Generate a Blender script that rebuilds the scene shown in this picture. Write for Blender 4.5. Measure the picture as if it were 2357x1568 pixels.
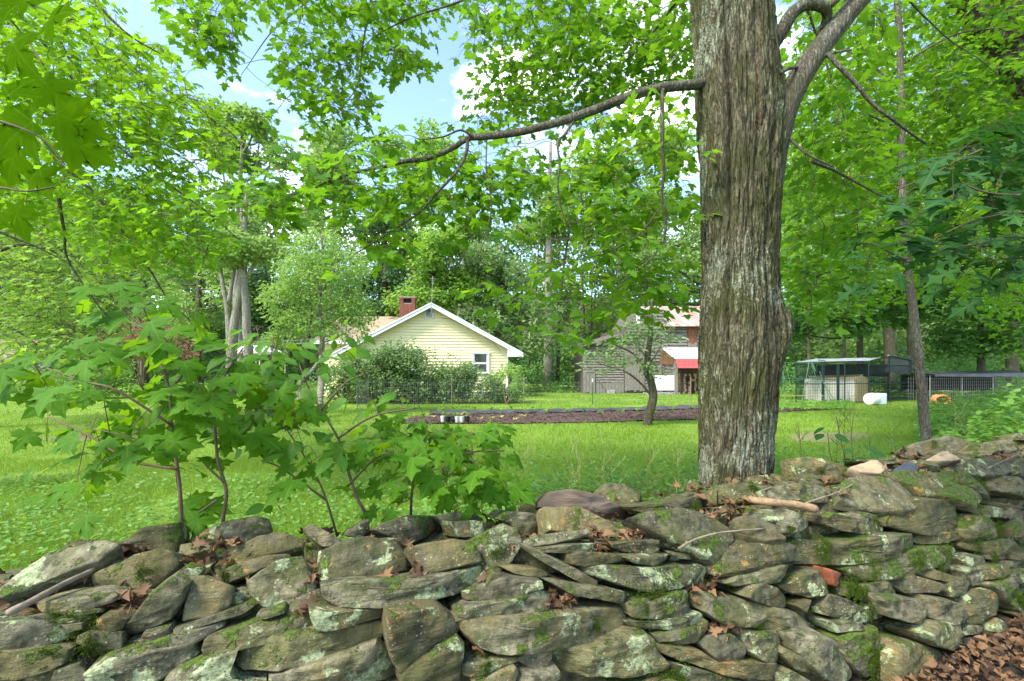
import bpy, math, random
import numpy as np
from mathutils import Vector, noise, Matrix
random.seed(7); RNG = np.random.default_rng(11)
C = bpy.context.scene.collection
for o in list(bpy.data.objects): bpy.data.objects.remove(o)
R = math.radians

# ------------------------------------------------------------------ camera, sky, sun, exposure
F = 16/36*2357; CX = 1178.5; HY = 848.0; CH = 1.6     # measuring helpers: focal length in photo pixels, horizon row, eye height
cam = bpy.data.objects.new('camera', bpy.data.cameras.new('camera')); C.objects.link(cam)
cam.location = (0, 0, CH); cam.rotation_euler = (R(90), 0, 0)
cam.data.lens = 16; cam.data.sensor_width = 36; cam.data.shift_y = 64/2357
cam.data.clip_start = 0.05; cam.data.clip_end = 900
bpy.context.scene.camera = cam
SUN_EL, SUN_AZ = 50, -128          # azimuth from +Y towards +X (negative = to the left)
w = bpy.data.worlds.new('World'); bpy.context.scene.world = w; w.use_nodes = True
nt = w.node_tree; nt.nodes.clear()
def N(nt, t, **k):
    n = nt.nodes.new(t)
    for a, b in k.items(): setattr(n, a, b)
    return n
sky = N(nt, 'ShaderNodeTexSky', sky_type='NISHITA', sun_disc=False, sun_elevation=R(SUN_EL), sun_rotation=R(SUN_AZ))
sky.air_density = 1.0; sky.dust_density = 0.6; sky.ozone_density = 1.5
tc = N(nt, 'ShaderNodeTexCoord'); mp = N(nt, 'ShaderNodeMapping'); mp.inputs['Scale'].default_value = (1, 1, 2.2)
mp.inputs['Location'].default_value = (0.35, 0.2, 0.1)
cn = N(nt, 'ShaderNodeTexNoise'); cn.inputs['Scale'].default_value = 2.3; cn.inputs['Detail'].default_value = 8; cn.inputs['Roughness'].default_value = .55
cr = N(nt, 'ShaderNodeValToRGB'); cr.color_ramp.elements[0].position = .53; cr.color_ramp.elements[1].position = .66
mx = N(nt, 'ShaderNodeMixRGB'); mx.inputs['Color2'].default_value = (7.5, 7.6, 7.8, 1)
bg = N(nt, 'ShaderNodeBackground'); bg.inputs['Strength'].default_value = 0.15
wo = N(nt, 'ShaderNodeOutputWorld')
L = nt.links.new
L(tc.outputs['Generated'], mp.inputs[0]); L(mp.outputs[0], cn.inputs['Vector']); L(cn.outputs['Fac'], cr.inputs[0])
L(sky.outputs[0], mx.inputs['Color1']); L(cr.outputs[0], mx.inputs['Fac']); L(mx.outputs[0], bg.inputs[0]); L(bg.outputs[0], wo.inputs[0])
sl = bpy.data.lights.new('sun', 'SUN'); sun = bpy.data.objects.new('sun', sl); C.objects.link(sun)
sl.energy = 2.6; sl.angle = R(18); sl.color = (1, .95, .86)
sd = Vector((math.sin(R(SUN_AZ))*math.cos(R(SUN_EL)), math.cos(R(SUN_AZ))*math.cos(R(SUN_EL)), math.sin(R(SUN_EL))))
sun.rotation_euler = sd.to_track_quat('Z', 'Y').to_euler()
vs = bpy.context.scene.view_settings
vs.view_transform = 'Standard'; vs.look = 'None'; vs.gamma = 1; vs.use_curve_mapping = False; vs.exposure = 1.8
cy = bpy.context.scene.cycles
cy.max_bounces = 7; cy.diffuse_bounces = 4; cy.transmission_bounces = 5; cy.glossy_bounces = 2

# ------------------------------------------------------------------ helpers
def P(x, y, d): return Vector(((x-CX)/F*d, d, CH-(y-HY)/F*d))
def G(x, y, z=0): d = (CH-z)*F/(y-HY); return Vector(((x-CX)/F*d, d, z))
def tag(o, label=None, cat=None, group=None, kind=None):
    if label: o['label'] = label
    if cat: o['category'] = cat
    if group: o['group'] = group
    if kind: o['kind'] = kind
    return o
def empty(name, loc, label, cat, group=None):
    o = bpy.data.objects.new(name, None); C.objects.link(o); o.location = loc; o.empty_display_size = .2
    return tag(o, label, cat, group)
def adopt(o, parent):
    if parent is not None:
        o.parent = parent
        if parent.type == 'EMPTY': o.matrix_parent_inverse = Matrix.Translation(-parent.location)
    return o
def link(name, me, mat, parent=None):
    o = bpy.data.objects.new(name, me); C.objects.link(o)
    if mat is not None and not me.materials: me.materials.append(mat)
    return adopt(o, parent)
class MB:
    def __init__(s): s.v = []; s.f = []
    def add(s, vs, fs):
        n = len(s.v); s.v += [tuple(v) for v in vs]; s.f += [tuple(i+n for i in f) for f in fs]; return s
    def box(s, c, size, M=None):
        cx, cy_, cz = c; a, b, d = [q/2 for q in size]
        vs = [Vector((cx+i*a, cy_+j*b, cz+k*d)) for k in (-1, 1) for j in (-1, 1) for i in (-1, 1)]
        if M is not None: vs = [M @ v for v in vs]
        return s.add(vs, [(0,2,3,1),(4,5,7,6),(0,1,5,4),(2,6,7,3),(0,4,6,2),(1,3,7,5)])
    def bar(s, p, q, wd, h=None):
        p = Vector(p); q = Vector(q); d = q-p; h = h or wd
        M = Matrix.Translation((p+q)/2) @ d.to_track_quat('Z', 'Y').to_matrix().to_4x4()
        return s.box((0,0,0), (wd, h, d.length), M)
    def hexa(s, pts): return s.add(pts, [(0,3,2,1),(4,5,6,7),(0,1,5,4),(1,2,6,5),(2,3,7,6),(3,0,4,7)])
    def prism(s, poly, ext):
        n = len(poly); ext = Vector(ext); vs = [Vector(p) for p in poly]+[Vector(p)+ext for p in poly]
        return s.add(vs, [tuple(range(n))[::-1], tuple(range(n, 2*n))]+[(i, (i+1)%n, n+(i+1)%n, n+i) for i in range(n)])
    def tube(s, pts, rad, sides=6, cap=True):
        pts = [Vector(p) for p in pts]
        if not hasattr(rad, '__len__'): rad = [rad]*len(pts)
        n0 = len(s.v); up = None; n = len(pts)
        for i, p in enumerate(pts):
            t = (pts[min(i+1, n-1)]-pts[max(i-1, 0)])
            t = t.normalized() if t.length > 1e-9 else Vector((0,0,1))
            if up is None: up = t.orthogonal().normalized()
            up = (up-t*up.dot(t)); up = up.normalized() if up.length > 1e-6 else t.orthogonal().normalized()
            sd_ = t.cross(up)
            for k in range(sides):
                a = 2*math.pi*k/sides; s.v.append(tuple(p+(up*math.cos(a)+sd_*math.sin(a))*rad[i]))
        for i in range(n-1):
            for k in range(sides):
                a = n0+i*sides+k; b = n0+i*sides+(k+1)%sides; s.f.append((a, b, b+sides, a+sides))
        if cap: s.f.append(tuple(n0+k for k in range(sides))[::-1]); s.f.append(tuple(n0+(n-1)*sides+k for k in range(sides)))
        return s
    def mesh(s, name, smooth=False, sharp=None):
        me = bpy.data.meshes.new(name); me.from_pydata(s.v, [], s.f); me.update()
        if smooth:
            me.polygons.foreach_set('use_smooth', [True]*len(me.polygons))
            if sharp: me.set_sharp_from_angle(angle=R(sharp))
        return me
    def build(s, name, mat, parent=None, smooth=False, sharp=None): return link(name, s.mesh(name, smooth, sharp), mat, parent)
def smooth_path(pts, n=6):
    pts = [Vector(p) for p in pts]; out = []
    q = [2*pts[0]-pts[1]]+pts+[2*pts[-1]-pts[-2]]
    for i in range(1, len(q)-2):
        for k in range(n):
            t = k/n
            out.append(.5*((2*q[i])+(-q[i-1]+q[i+1])*t+(2*q[i-1]-5*q[i]+4*q[i+1]-q[i+2])*t*t+(-q[i-1]+3*q[i]-3*q[i+1]+q[i+2])*t**3))
    out.append(pts[-1]); return out
def lerp(a, b, n): return [a+(b-a)*i/(n-1) for i in range(n)]
def fastmesh(name, V, T, rnd=None, smooth=False, lc=None):
    """V (n,3) float, T (m,3) int triangles"""
    me = bpy.data.meshes.new(name); V = np.ascontiguousarray(V, dtype=np.float32); T = np.ascontiguousarray(T, dtype=np.int32)
    me.vertices.add(len(V)); me.vertices.foreach_set('co', V.ravel())
    me.loops.add(T.size); me.loops.foreach_set('vertex_index', T.ravel())
    me.polygons.add(len(T)); me.polygons.foreach_set('loop_start', np.arange(0, T.size, 3, dtype=np.int32))
    me.update(calc_edges=True)
    if rnd is not None:
        at = me.attributes.new('rnd', 'FLOAT', 'POINT'); at.data.foreach_set('value', np.ascontiguousarray(rnd, dtype=np.float32))
    if lc is not None:
        at = me.attributes.new('lc', 'FLOAT_VECTOR', 'POINT'); at.data.foreach_set('vector', np.ascontiguousarray(lc, dtype=np.float32).ravel())
    if smooth: me.polygons.foreach_set('use_smooth', np.ones(len(T), dtype=bool))
    return me

# ------------------------------------------------------------------ materials
def newmat(name):
    m = bpy.data.materials.new(name); m.use_nodes = True; t = m.node_tree; t.nodes.clear()
    out = N(t, 'ShaderNodeOutputMaterial'); b = N(t, 'ShaderNodeBsdfPrincipled'); t.links.new(b.outputs[0], out.inputs[0])
    return m, t, b, out
def mixc(t, fac, a, b, blend='MIX'):
    n = N(t, 'ShaderNodeMixRGB', blend_type=blend)
    for s_, v in ((0, fac), (1, a), (2, b)):
        if isinstance(v, (int, float)): n.inputs[s_].default_value = v
        elif isinstance(v, tuple): n.inputs[s_].default_value = (*v[:3], 1)
        else: t.links.new(v, n.inputs[s_])
    return n.outputs[0]
def ramp(t, val, p0, p1, c0=(0,0,0), c1=(1,1,1)):
    n = N(t, 'ShaderNodeValToRGB'); e = n.color_ramp.elements
    e[0].position = p0; e[1].position = p1; e[0].color = (*c0, 1); e[1].color = (*c1, 1)
    t.links.new(val, n.inputs[0]); return n.outputs[0]
def mth(t, op, a, b=0.0, c=None, clamp=False):
    n = N(t, 'ShaderNodeMath', operation=op, use_clamp=clamp)
    for i, v in enumerate((a, b, c)):
        if v is None: continue
        if isinstance(v, (int, float)): n.inputs[i].default_value = v
        else: t.links.new(v, n.inputs[i])
    return n.outputs[0]
def nz(t, vec, scale, detail=4, rough=.55, dist=0):
    n = N(t, 'ShaderNodeTexNoise'); n.inputs['Scale'].default_value = scale; n.inputs['Detail'].default_value = detail
    n.inputs['Roughness'].default_value = rough; n.inputs['Distortion'].default_value = dist
    t.links.new(vec, n.inputs['Vector']); return n.outputs['Fac']
def vor(t, vec, scale, feat='F1'):
    n = N(t, 'ShaderNodeTexVoronoi', feature=feat); n.inputs['Scale'].default_value = scale
    t.links.new(vec, n.inputs['Vector']); return n.outputs['Distance']
def worldpos(t, scale=(1,1,1), offset=True):
    g = N(t, 'ShaderNodeNewGeometry'); v = g.outputs['Position']
    if offset:
        oi = N(t, 'ShaderNodeObjectInfo'); ad = N(t, 'ShaderNodeVectorMath', operation='ADD')
        cb = N(t, 'ShaderNodeCombineXYZ'); k = mth(t, 'MULTIPLY', oi.outputs['Random'], 37.0)
        t.links.new(k, cb.inputs[0]); t.links.new(mth(t, 'MULTIPLY', oi.outputs['Random'], 91.0), cb.inputs[1])
        t.links.new(v, ad.inputs[0]); t.links.new(cb.outputs[0], ad.inputs[1]); v = ad.outputs[0]
    m = N(t, 'ShaderNodeMapping'); m.inputs['Scale'].default_value = scale; t.links.new(v, m.inputs[0]); return m.outputs[0]
def bump(t, b, h, strength=.5, dist=.01):
    n = N(t, 'ShaderNodeBump'); n.inputs['Strength'].default_value = strength; n.inputs['Distance'].default_value = dist
    t.links.new(h, n.inputs['Height']); t.links.new(n.outputs[0], b.inputs['Normal']); return n
def simple(name, c1, c2=None, scale=6, rough=.7, stretch=(1,1,1), bmp=.3, bd=.005, metal=0, spec=.3):
    m, t, b, out = newmat(name); v = worldpos(t, stretch)
    f = nz(t, v, scale, 6, .6); c2 = c2 or tuple(q*.75 for q in c1)
    t.links.new(mixc(t, ramp(t, f, .35, .65), c1, c2), b.inputs['Base Color'])
    b.inputs['Roughness'].default_value = rough; b.inputs['Metallic'].default_value = metal; b.inputs['Specular IOR Level'].default_value = spec
    if bmp: bump(t, b, nz(t, v, scale*6, 5, .65), bmp, bd)
    return m
def leafmat(name, c1, c2, tr=(.3, .55, .02), tw=.45, rough=.45, spec=.35, var=True, vein=False):
    m, t, b, out = newmat(name)
    at = N(t, 'ShaderNodeAttribute', attribute_name='rnd'); oi = N(t, 'ShaderNodeObjectInfo')
    f = mth(t, 'FRACT', mth(t, 'ADD', at.outputs['Fac'], oi.outputs['Random']))
    col = mixc(t, f, c1, c2); L_ = t.links.new
    if var:
        g = nz(t, worldpos(t, offset=False), 26, 2); col = mixc(t, mth(t, 'MULTIPLY', g, .35), col, tuple(min(1, q*1.6) for q in c2))
    if vein:     # palmate veins drawn from the leaf's own coordinates
        la = N(t, 'ShaderNodeAttribute', attribute_name='lc'); sx = N(t, 'ShaderNodeSeparateXYZ'); L_(la.outputs['Vector'], sx.inputs[0])
        ax_ = mth(t, 'ABSOLUTE', sx.outputs[0]); an = mth(t, 'ARCTAN2', ax_, sx.outputs[1]); rr = mth(t, 'SQRT', mth(t, 'ADD', mth(t, 'MULTIPLY', ax_, ax_), mth(t, 'MULTIPLY', sx.outputs[1], sx.outputs[1])))
        vm = None
        for a0, wv in ((0, .016), (1.08, .014), (1.95, .012)):
            k = mth(t, 'LESS_THAN', mth(t, 'MULTIPLY', mth(t, 'ABSOLUTE', mth(t, 'SUBTRACT', an, a0)), rr), wv); vm = k if vm is None else mth(t, 'MAXIMUM', vm, k)
        # side veins
        sv = mth(t, 'FRACT', mth(t, 'MULTIPLY', mth(t, 'SUBTRACT', sx.outputs[1], mth(t, 'MULTIPLY', ax_, .8)), 8.0)); vm = mth(t, 'MAXIMUM', vm, mth(t, 'MULTIPLY', mth(t, 'LESS_THAN', sv, .13), .45))
        col = mixc(t, mth(t, 'MULTIPLY', vm, .5), col, tuple(min(1, q*1.7+.02) for q in c2)); bump(t, b, vm, .3, .002)
    L_(col, b.inputs['Base Color']); b.inputs['Roughness'].default_value = rough; b.inputs['Specular IOR Level'].default_value = spec
    tl = N(t, 'ShaderNodeBsdfTranslucent'); tcol = mixc(t, mth(t, 'MULTIPLY', f, .6), tr, tuple(q*1.5 for q in c2)); L_(tcol, tl.inputs['Color'])
    ms = N(t, 'ShaderNodeMixShader'); ms.inputs[0].default_value = tw; L_(b.outputs[0], ms.inputs[1]); L_(tl.outputs[0], ms.inputs[2]); L_(ms.outputs[0], out.inputs[0])
    return m

def stonemat(name, warm=0, moss=.5, dark=1.0):
    m, t, b, out = newmat(name); L_ = t.links.new
    v = worldpos(t); oi = N(t, 'ShaderNodeObjectInfo'); rnd = oi.outputs['Random']
    n1 = nz(t, v, 5, 8, .62); n2 = nz(t, v, 19, 6, .65); n3 = nz(t, v, 110, 3, .6)
    grey = mixc(t, ramp(t, n2, .38, .62), (.052*dark, .048*dark, .027*dark), (.19*dark, .172*dark, .105*dark))
    olive = mixc(t, ramp(t, n2, .3, .7), (.045*dark, .043*dark, .018*dark), (.165*dark, .15*dark, .065*dark))
    col = mixc(t, ramp(t, mth(t, 'ADD', n1, mth(t, 'MULTIPLY', mth(t, 'SUBTRACT', rnd, .5), .3)), .42, .58), grey, olive)
    rnd2 = mth(t, 'FRACT', mth(t, 'MULTIPLY', rnd, 17.31))
    col = mixc(t, mth(t, 'MULTIPLY', ramp(t, mth(t, 'ADD', n1, mth(t, 'MULTIPLY', rnd2, .24)), .66, .8), .45+warm*.2), col, (.17, .115, .05))   # iron-brown faces
    hs = N(t, 'ShaderNodeHueSaturation'); L_(col, hs.inputs['Color']); L_(mth(t, 'ADD', .68, mth(t, 'MULTIPLY', mth(t, 'FRACT', mth(t, 'MULTIPLY', rnd, 53.7)), .75)), hs.inputs['Value']); col = hs.outputs[0]
    # green algae film
    film = ramp(t, nz(t, v, 9, 6, .7), .44, .66); col = mixc(t, mth(t, 'MULTIPLY', film, .5), col, (.075, .095, .022))
    # crustose lichen patches, ragged
    lv = mth(t, 'ADD', nz(t, v, 8.5, 3, .5, .3), mth(t, 'MULTIPLY', mth(t, 'SUBTRACT', nz(t, v, 60, 4, .7), .5), .32))
    lth = mth(t, 'ADD', .562, mth(t, 'MULTIPLY', rnd2, .14))
    lm = ramp(t, mth(t, 'SUBTRACT', mth(t, 'ADD', lv, .5), lth), .5, .53)
    lcol = mixc(t, ramp(t, nz(t, v, 70, 4, .7), .38, .62), (.16, .20, .08), (.42, .47, .27))
    col = mixc(t, mth(t, 'MULTIPLY', lm, .9), col, lcol)
    # small pale round lichens
    sp = vor(t, v, 52); spm = mth(t, 'MULTIPLY', ramp(t, mth(t, 'ADD', sp, mth(t, 'MULTIPLY', n3, .16)), .24, .29, (1,1,1), (0,0,0)), ramp(t, nz(t, v, 6, 2), .47, .56))
    col = mixc(t, mth(t, 'MULTIPLY', spm, .75), col, (.32, .31, .22))
    # ochre lichen
    om = mth(t, 'MULTIPLY', ramp(t, mth(t, 'ADD', nz(t, v, 10.5, 5, .75), mth(t, 'MULTIPLY', rnd, .12)), .70, .74), .8); col = mixc(t, om, col, (.33, .19, .05))
    # moss: tufts where it has settled, mostly on upward faces
    g = N(t, 'ShaderNodeNewGeometry'); sx = N(t, 'ShaderNodeSeparateXYZ'); L_(g.outputs['Normal'], sx.inputs[0])
    mv = mth(t, 'ADD', mth(t, 'ADD', nz(t, v, 7, 5, .62), mth(t, 'MULTIPLY', sx.outputs['Z'], .10)), mth(t, 'MULTIPLY', mth(t, 'SUBTRACT', n3, .5), .15))
    mm = ramp(t, mv, .66-.05*moss, .70-.05*moss)
    mcol = mixc(t, ramp(t, nz(t, v, 60, 4, .7), .35, .65), (.028, .045, .006), (.10, .15, .018))
    col = mixc(t, mm, col, mcol)
    L_(col, b.inputs['Base Color']); b.inputs['Roughness'].default_value = .88; b.inputs['Specular IOR Level'].default_value = .25
    st = nz(t, worldpos(t, (1.2, 1.2, 7)), 9, 6, .7)
    h = mth(t, 'ADD', mth(t, 'ADD', mth(t, 'MULTIPLY', n2, .9), mth(t, 'MULTIPLY', st, .8)), mth(t, 'ADD', mth(t, 'MULTIPLY', nz(t, v, 75, 5, .7), .5), mth(t, 'ADD', mth(t, 'MULTIPLY', lm, .12), mth(t, 'MULTIPLY', mm, .45))))
    bump(t, b, h, 1.0, .018)
    return m
M = {}
M['stone'] = stonemat('fieldstone')
M['stone_mossy'] = stonemat('mossy_fieldstone', moss=2.6)
M['stone_brown'] = simple('bare_brown_stone', (.145, .10, .065), (.10, .08, .06), 7, .8, (1,1,4), .6, .01)
M['stone_tan'] = simple('tan_stone', (.36, .27, .15), (.24, .19, .12), 9, .8, (1,1,3), .6, .01)
M['stone_slate'] = simple('dark_slate', (.035, .042, .06), (.06, .06, .07), 9, .55, (1,1,3), .4, .008)
M['brick_orange'] = simple('orange_brick', (.30, .085, .03), (.18, .06, .03), 12, .85, bmp=.6)
M['soil'] = simple('dark_soil', (.035, .026, .018), (.07, .05, .03), 14, .95, bmp=1, bd=.03)

def barkmat(name, base=(.138, .125, .075), dk=(.032, .027, .016), lich=1.0, green=.6, sc=1.0):
    m, t, b, out = newmat(name); L_ = t.links.new
    v = worldpos(t, offset=False); vs_ = worldpos(t, (1, 1, .22), False); vm = worldpos(t, (1, 1, .6), False)
    f = nz(t, vs_, 42*sc, 5, .65, .6); f2 = nz(t, worldpos(t, (1, 1, .35), False), 120*sc, 4, .7); big = nz(t, vm, 3.0, 5, .6)
    col = mixc(t, ramp(t, f, .42, .56), dk, base)
    col = mixc(t, mth(t, 'MULTIPLY', ramp(t, f2, .46, .62), .55), col, tuple(q*1.7 for q in base))
    gm = ramp(t, big, .42, .58); col = mixc(t, mth(t, 'MULTIPLY', gm, green), col, (.055, .068, .012))
    rm = ramp(t, nz(t, worldpos(t, (1, 1, .06), False), 11, 3, .6), .63, .68); col = mixc(t, mth(t, 'MULTIPLY', rm, .4), col, (.14, .075, .04))
    lm = mth(t, 'ADD', mth(t, 'ADD', mth(t, 'MULTIPLY', nz(t, vm, 2.6, 3, .55), .42), mth(t, 'MULTIPLY', nz(t, v, 60, 5, .75), .34)), mth(t, 'MULTIPLY', f, .24))
    lmm = mth(t, 'MULTIPLY', ramp(t, lm, .53, .56), .75*lich); col = mixc(t, lmm, col, mixc(t, ramp(t, nz(t, v, 90, 3), .4, .6), (.16, .18, .11), (.36, .39, .29)))
    L_(col, b.inputs['Base Color']); b.inputs['Roughness'].default_value = .92; b.inputs['Specular IOR Level'].default_value = .15
    bump(t, b, mth(t, 'ADD', mth(t, 'ADD', mth(t, 'MULTIPLY', ramp(t, f, .40, .58), 1.0), mth(t, 'MULTIPLY', f2, .5)), mth(t, 'MULTIPLY', nz(t, v, 160, 4, .7), .35)), 1.0, .014)
    return m
M['bark'] = barkmat('maple_bark')
M['bark_smooth'] = barkmat('branch_bark', (.15, .13, .10), (.06, .05, .038), .5, .35, 1.5)
M['bark_grey'] = barkmat('pale_bark', (.26, .24, .19), (.12, .10, .08), 1.0, .25, .6)
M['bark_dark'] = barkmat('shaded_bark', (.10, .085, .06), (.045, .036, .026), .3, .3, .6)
M['twig'] = simple('twig_bark', (.085, .06, .035), (.05, .038, .025), 30, .8, bmp=.3)
M['stem_brown'] = simple('sapling_bark', (.13, .085, .05), (.075, .055, .035), 30, .75, bmp=.4)
M['stem_green'] = simple('green_stem', (.14, .18, .045), (.10, .11, .03), 30, .6, bmp=0)

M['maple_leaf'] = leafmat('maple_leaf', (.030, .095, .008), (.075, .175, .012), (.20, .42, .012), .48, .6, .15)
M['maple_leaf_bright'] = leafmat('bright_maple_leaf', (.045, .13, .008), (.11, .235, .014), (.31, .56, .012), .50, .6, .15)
M['sapling_leaf'] = leafmat('sapling_leaf', (.026, .088, .004), (.065, .160, .007), (.24, .44, .008), .44, .6, .12, True, True)
M['near_leaf'] = leafmat('near_maple_leaf', (.030, .085, .002), (.06, .14, .003), (.30, .50, .004), .6, .8, .0, True, True)
M['oval_leaf'] = leafmat('oval_leaf', (.032, .10, .010), (.075, .175, .016), (.2, .42, .014), .42, .5, .18, True, True)
M['oak_leaf'] = leafmat('dark_leaf', (.014, .055, .012), (.028, .085, .016), (.05, .17, .012), .30, .6, .12, True, True)
M['far_mid'] = leafmat('woodland_leaf', (.11, .20, .05), (.22, .33, .085), (.32, .50, .09), .42, .6, .2, False)  # far leaf greens lightened in colour to stand for bright light and haze
M['far_pale'] = leafmat('pale_leaf', (.16, .28, .065), (.28, .40, .11), (.38, .58, .1), .42, .6, .2, False)
M['far_light'] = leafmat('light_leaf', (.11, .22, .04), (.20, .33, .06), (.36, .58, .05), .45, .6, .2, False)
M['far_dark'] = leafmat('evergreen_leaf', (.04, .095, .035), (.075, .15, .045), (.09, .2, .05), .3, .7, .2, False)
M['far_under'] = leafmat('understory_leaf', (.07, .17, .045), (.14, .27, .07), (.22, .44, .07), .42, .6, .25, False)
M['silver_leaf'] = leafmat('grey_green_leaf', (.07, .15, .04), (.20, .30, .10), (.28, .42, .12), .35, .5, .4, False)
M['red_leaf'] = leafmat('red_leaf', (.16, .09, .05), (.34, .16, .12), (.35, .16, .1), .4, .6, .2, False)
M['grass'] = leafmat('grass', (.13, .23, .025), (.25, .36, .045), (.40, .56, .06), .4, .6, .2, False)
M['weed'] = leafmat('weed_leaf', (.08, .19, .03), (.17, .31, .055), (.30, .52, .05), .42, .5, .3, False)
M['weed_blue'] = leafmat('bluish_weed_leaf', (.06, .17, .06), (.11, .24, .08), (.18, .4, .08), .35, .45, .4, False)
M['yellow_leaf'] = leafmat('yellow_leaf', (.45, .36, .08), (.55, .50, .13), (.6, .5, .1), .35, .6, .2, False)
M['dry_leaf'] = leafmat('dry_leaf', (.03, .016, .009), (.20, .115, .055), (.16, .07, .02), .12, .7, .2, False)
M['moss'] = leafmat('moss', (.022, .042, .004), (.08, .13, .012), (.1, .18, .01), .25, .9, .1, False)

# ------------------------------------------------------------------ leaves
def leaf_template(half, cx=.3, curl=.22, fold=.12):
    """half outline (x,y) base->tip for x>=0; fan triangles round a centre"""
    pts = half+[(-x, y) for x, y in reversed(half[1:-1])]
    v = [(0, cx)]+pts; V = []
    for x, y in v: V.append((x, y, fold*abs(x)-curl*(y-cx)**2*(1 if y > cx else .4)-.25*x*x))
    n = len(pts); T = [(0, 1+i, 1+(i+1) % n) for i in range(n)]
    return np.array(V, dtype=float), np.array(T)
MAPLE = leaf_template([(0,.0),(.10,-.07),(.36,-.16),(.30,-.02),(.27,.08),(.46,.10),(.50,.22),(.68,.34),(.52,.38),(.40,.50),(.25,.44),(.24,.60),(.33,.70),(.16,.76),(.09,.88),(0,1.05)], .24)
MAPLE_S = leaf_template([(0,0),(.34,-.12),(.25,.10),(.62,.34),(.26,.44),(.27,.68),(0,1.02)], .26)
MAPLE_T = leaf_template([(0,0),(.3,-.1),(.2,.12),(.6,.36),(.2,.48),(0,1.0)], .26)
OVAL = leaf_template([(0,0),(.14,.1),(.25,.32),(.25,.55),(.15,.8),(.05,.95),(0,1.05)], .45, .15, .25)
OAK = leaf_template([(0,0),(.12,.08),(.30,.10),(.14,.26),(.16,.34),(.46,.40),(.40,.50),(.15,.52),(.16,.64),(.36,.76),(.22,.80),(.11,.86),(0,1.1)], .42, .2, .2)
DIAM = leaf_template([(0,0),(.3,.45),(0,1)], .45, .1, .1)
QUADT = (np.array([(0,0,0),(.32,.45,.06),(0,1,-.08),(-.32,.5,.02)], float), np.array([(0,1,2),(0,2,3)]))
BLADE = (np.array([(-.5,0,0),(.5,0,0),(0,1,.12)], float), np.array([(0,1,2)]))
def unit(a): return a/np.maximum(np.linalg.norm(a, axis=1, keepdims=True), 1e-9)
def leaf_frames(dirv, nrm):
    y = unit(dirv); x = unit(np.cross(y, nrm)); z = np.cross(x, y); return x, y, z
def leaves_mesh(name, pos, dirv, nrm, size, tmpl, rnd=None, xs=1.0):
    V, T = tmpl; x, y, z = leaf_frames(dirv, nrm); n = len(pos); k = len(V)
    size = np.asarray(size).reshape(n, 1, 1)
    W = pos[:, None, :]+size*(V[None, :, 0:1]*xs*x[:, None, :]+V[None, :, 1:2]*y[:, None, :]+V[None, :, 2:3]*z[:, None, :])
    TT = (T[None]+(np.arange(n)*k)[:, None, None]).reshape(-1, 3)
    rnd = RNG.random(n) if rnd is None else rnd
    return fastmesh(name, W.reshape(-1, 3), TT, np.repeat(rnd, k), False, lc=np.tile(V, (n, 1)) if k > 8 else None)
def refine(tp):
    V, T = tp; n = len(V)-1; c = V[0]; W = [c]+[c+(v-c)*f for f in (.4, .72) for v in V[1:]]+list(V[1:]); F_ = [(0, 1+i, 1+(i+1) % n) for i in range(n)]
    for r in (0, 1):
        for i in range(n): a, b = 1+r*n+i, 1+r*n+(i+1) % n; F_ += [(a, a+n, b+n), (a, b+n, b)]
    W = np.array(W); x, y = W[:,0], W[:,1]; W[:,2] = .10*np.abs(x)-.20*np.maximum(y-.25, 0)**2-.35*x*x+.015*np.sin(17*x)*np.cos(13*y)
    return W, np.array(F_)
def inpoly(x, y, poly):
    c = np.zeros(len(x), bool); n = len(poly)
    for i in range(n):
        x1, y1 = poly[i]; x2, y2 = poly[(i+1) % n]
        if y1 == y2: continue
        m = ((y1 > y) != (y2 > y)) & (x < (x2-x1)*(y-y1)/(y2-y1)+x1); c ^= m
    return c
def polyarea(p): return abs(sum(p[i][0]*p[(i+1)%len(p)][1]-p[(i+1)%len(p)][0]*p[i][1] for i in range(len(p))))/2
def sample_poly(poly, n, d0, d1):
    xs = [p[0] for p in poly]; ys = [p[1] for p in poly]; out = []
    while len(out) < n:
        x = RNG.uniform(min(xs), max(xs), n*2); y = RNG.uniform(min(ys), max(ys), n*2); k = inpoly(x, y, poly)
        for a, b in zip(x[k], y[k]): out.append((a, b))
    out = np.array(out[:n]); d = RNG.uniform(d0, d1, n)
    return np.stack([(out[:,0]-CX)/F*d, d, CH-(out[:,1]-HY)/F*d], 1)
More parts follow.
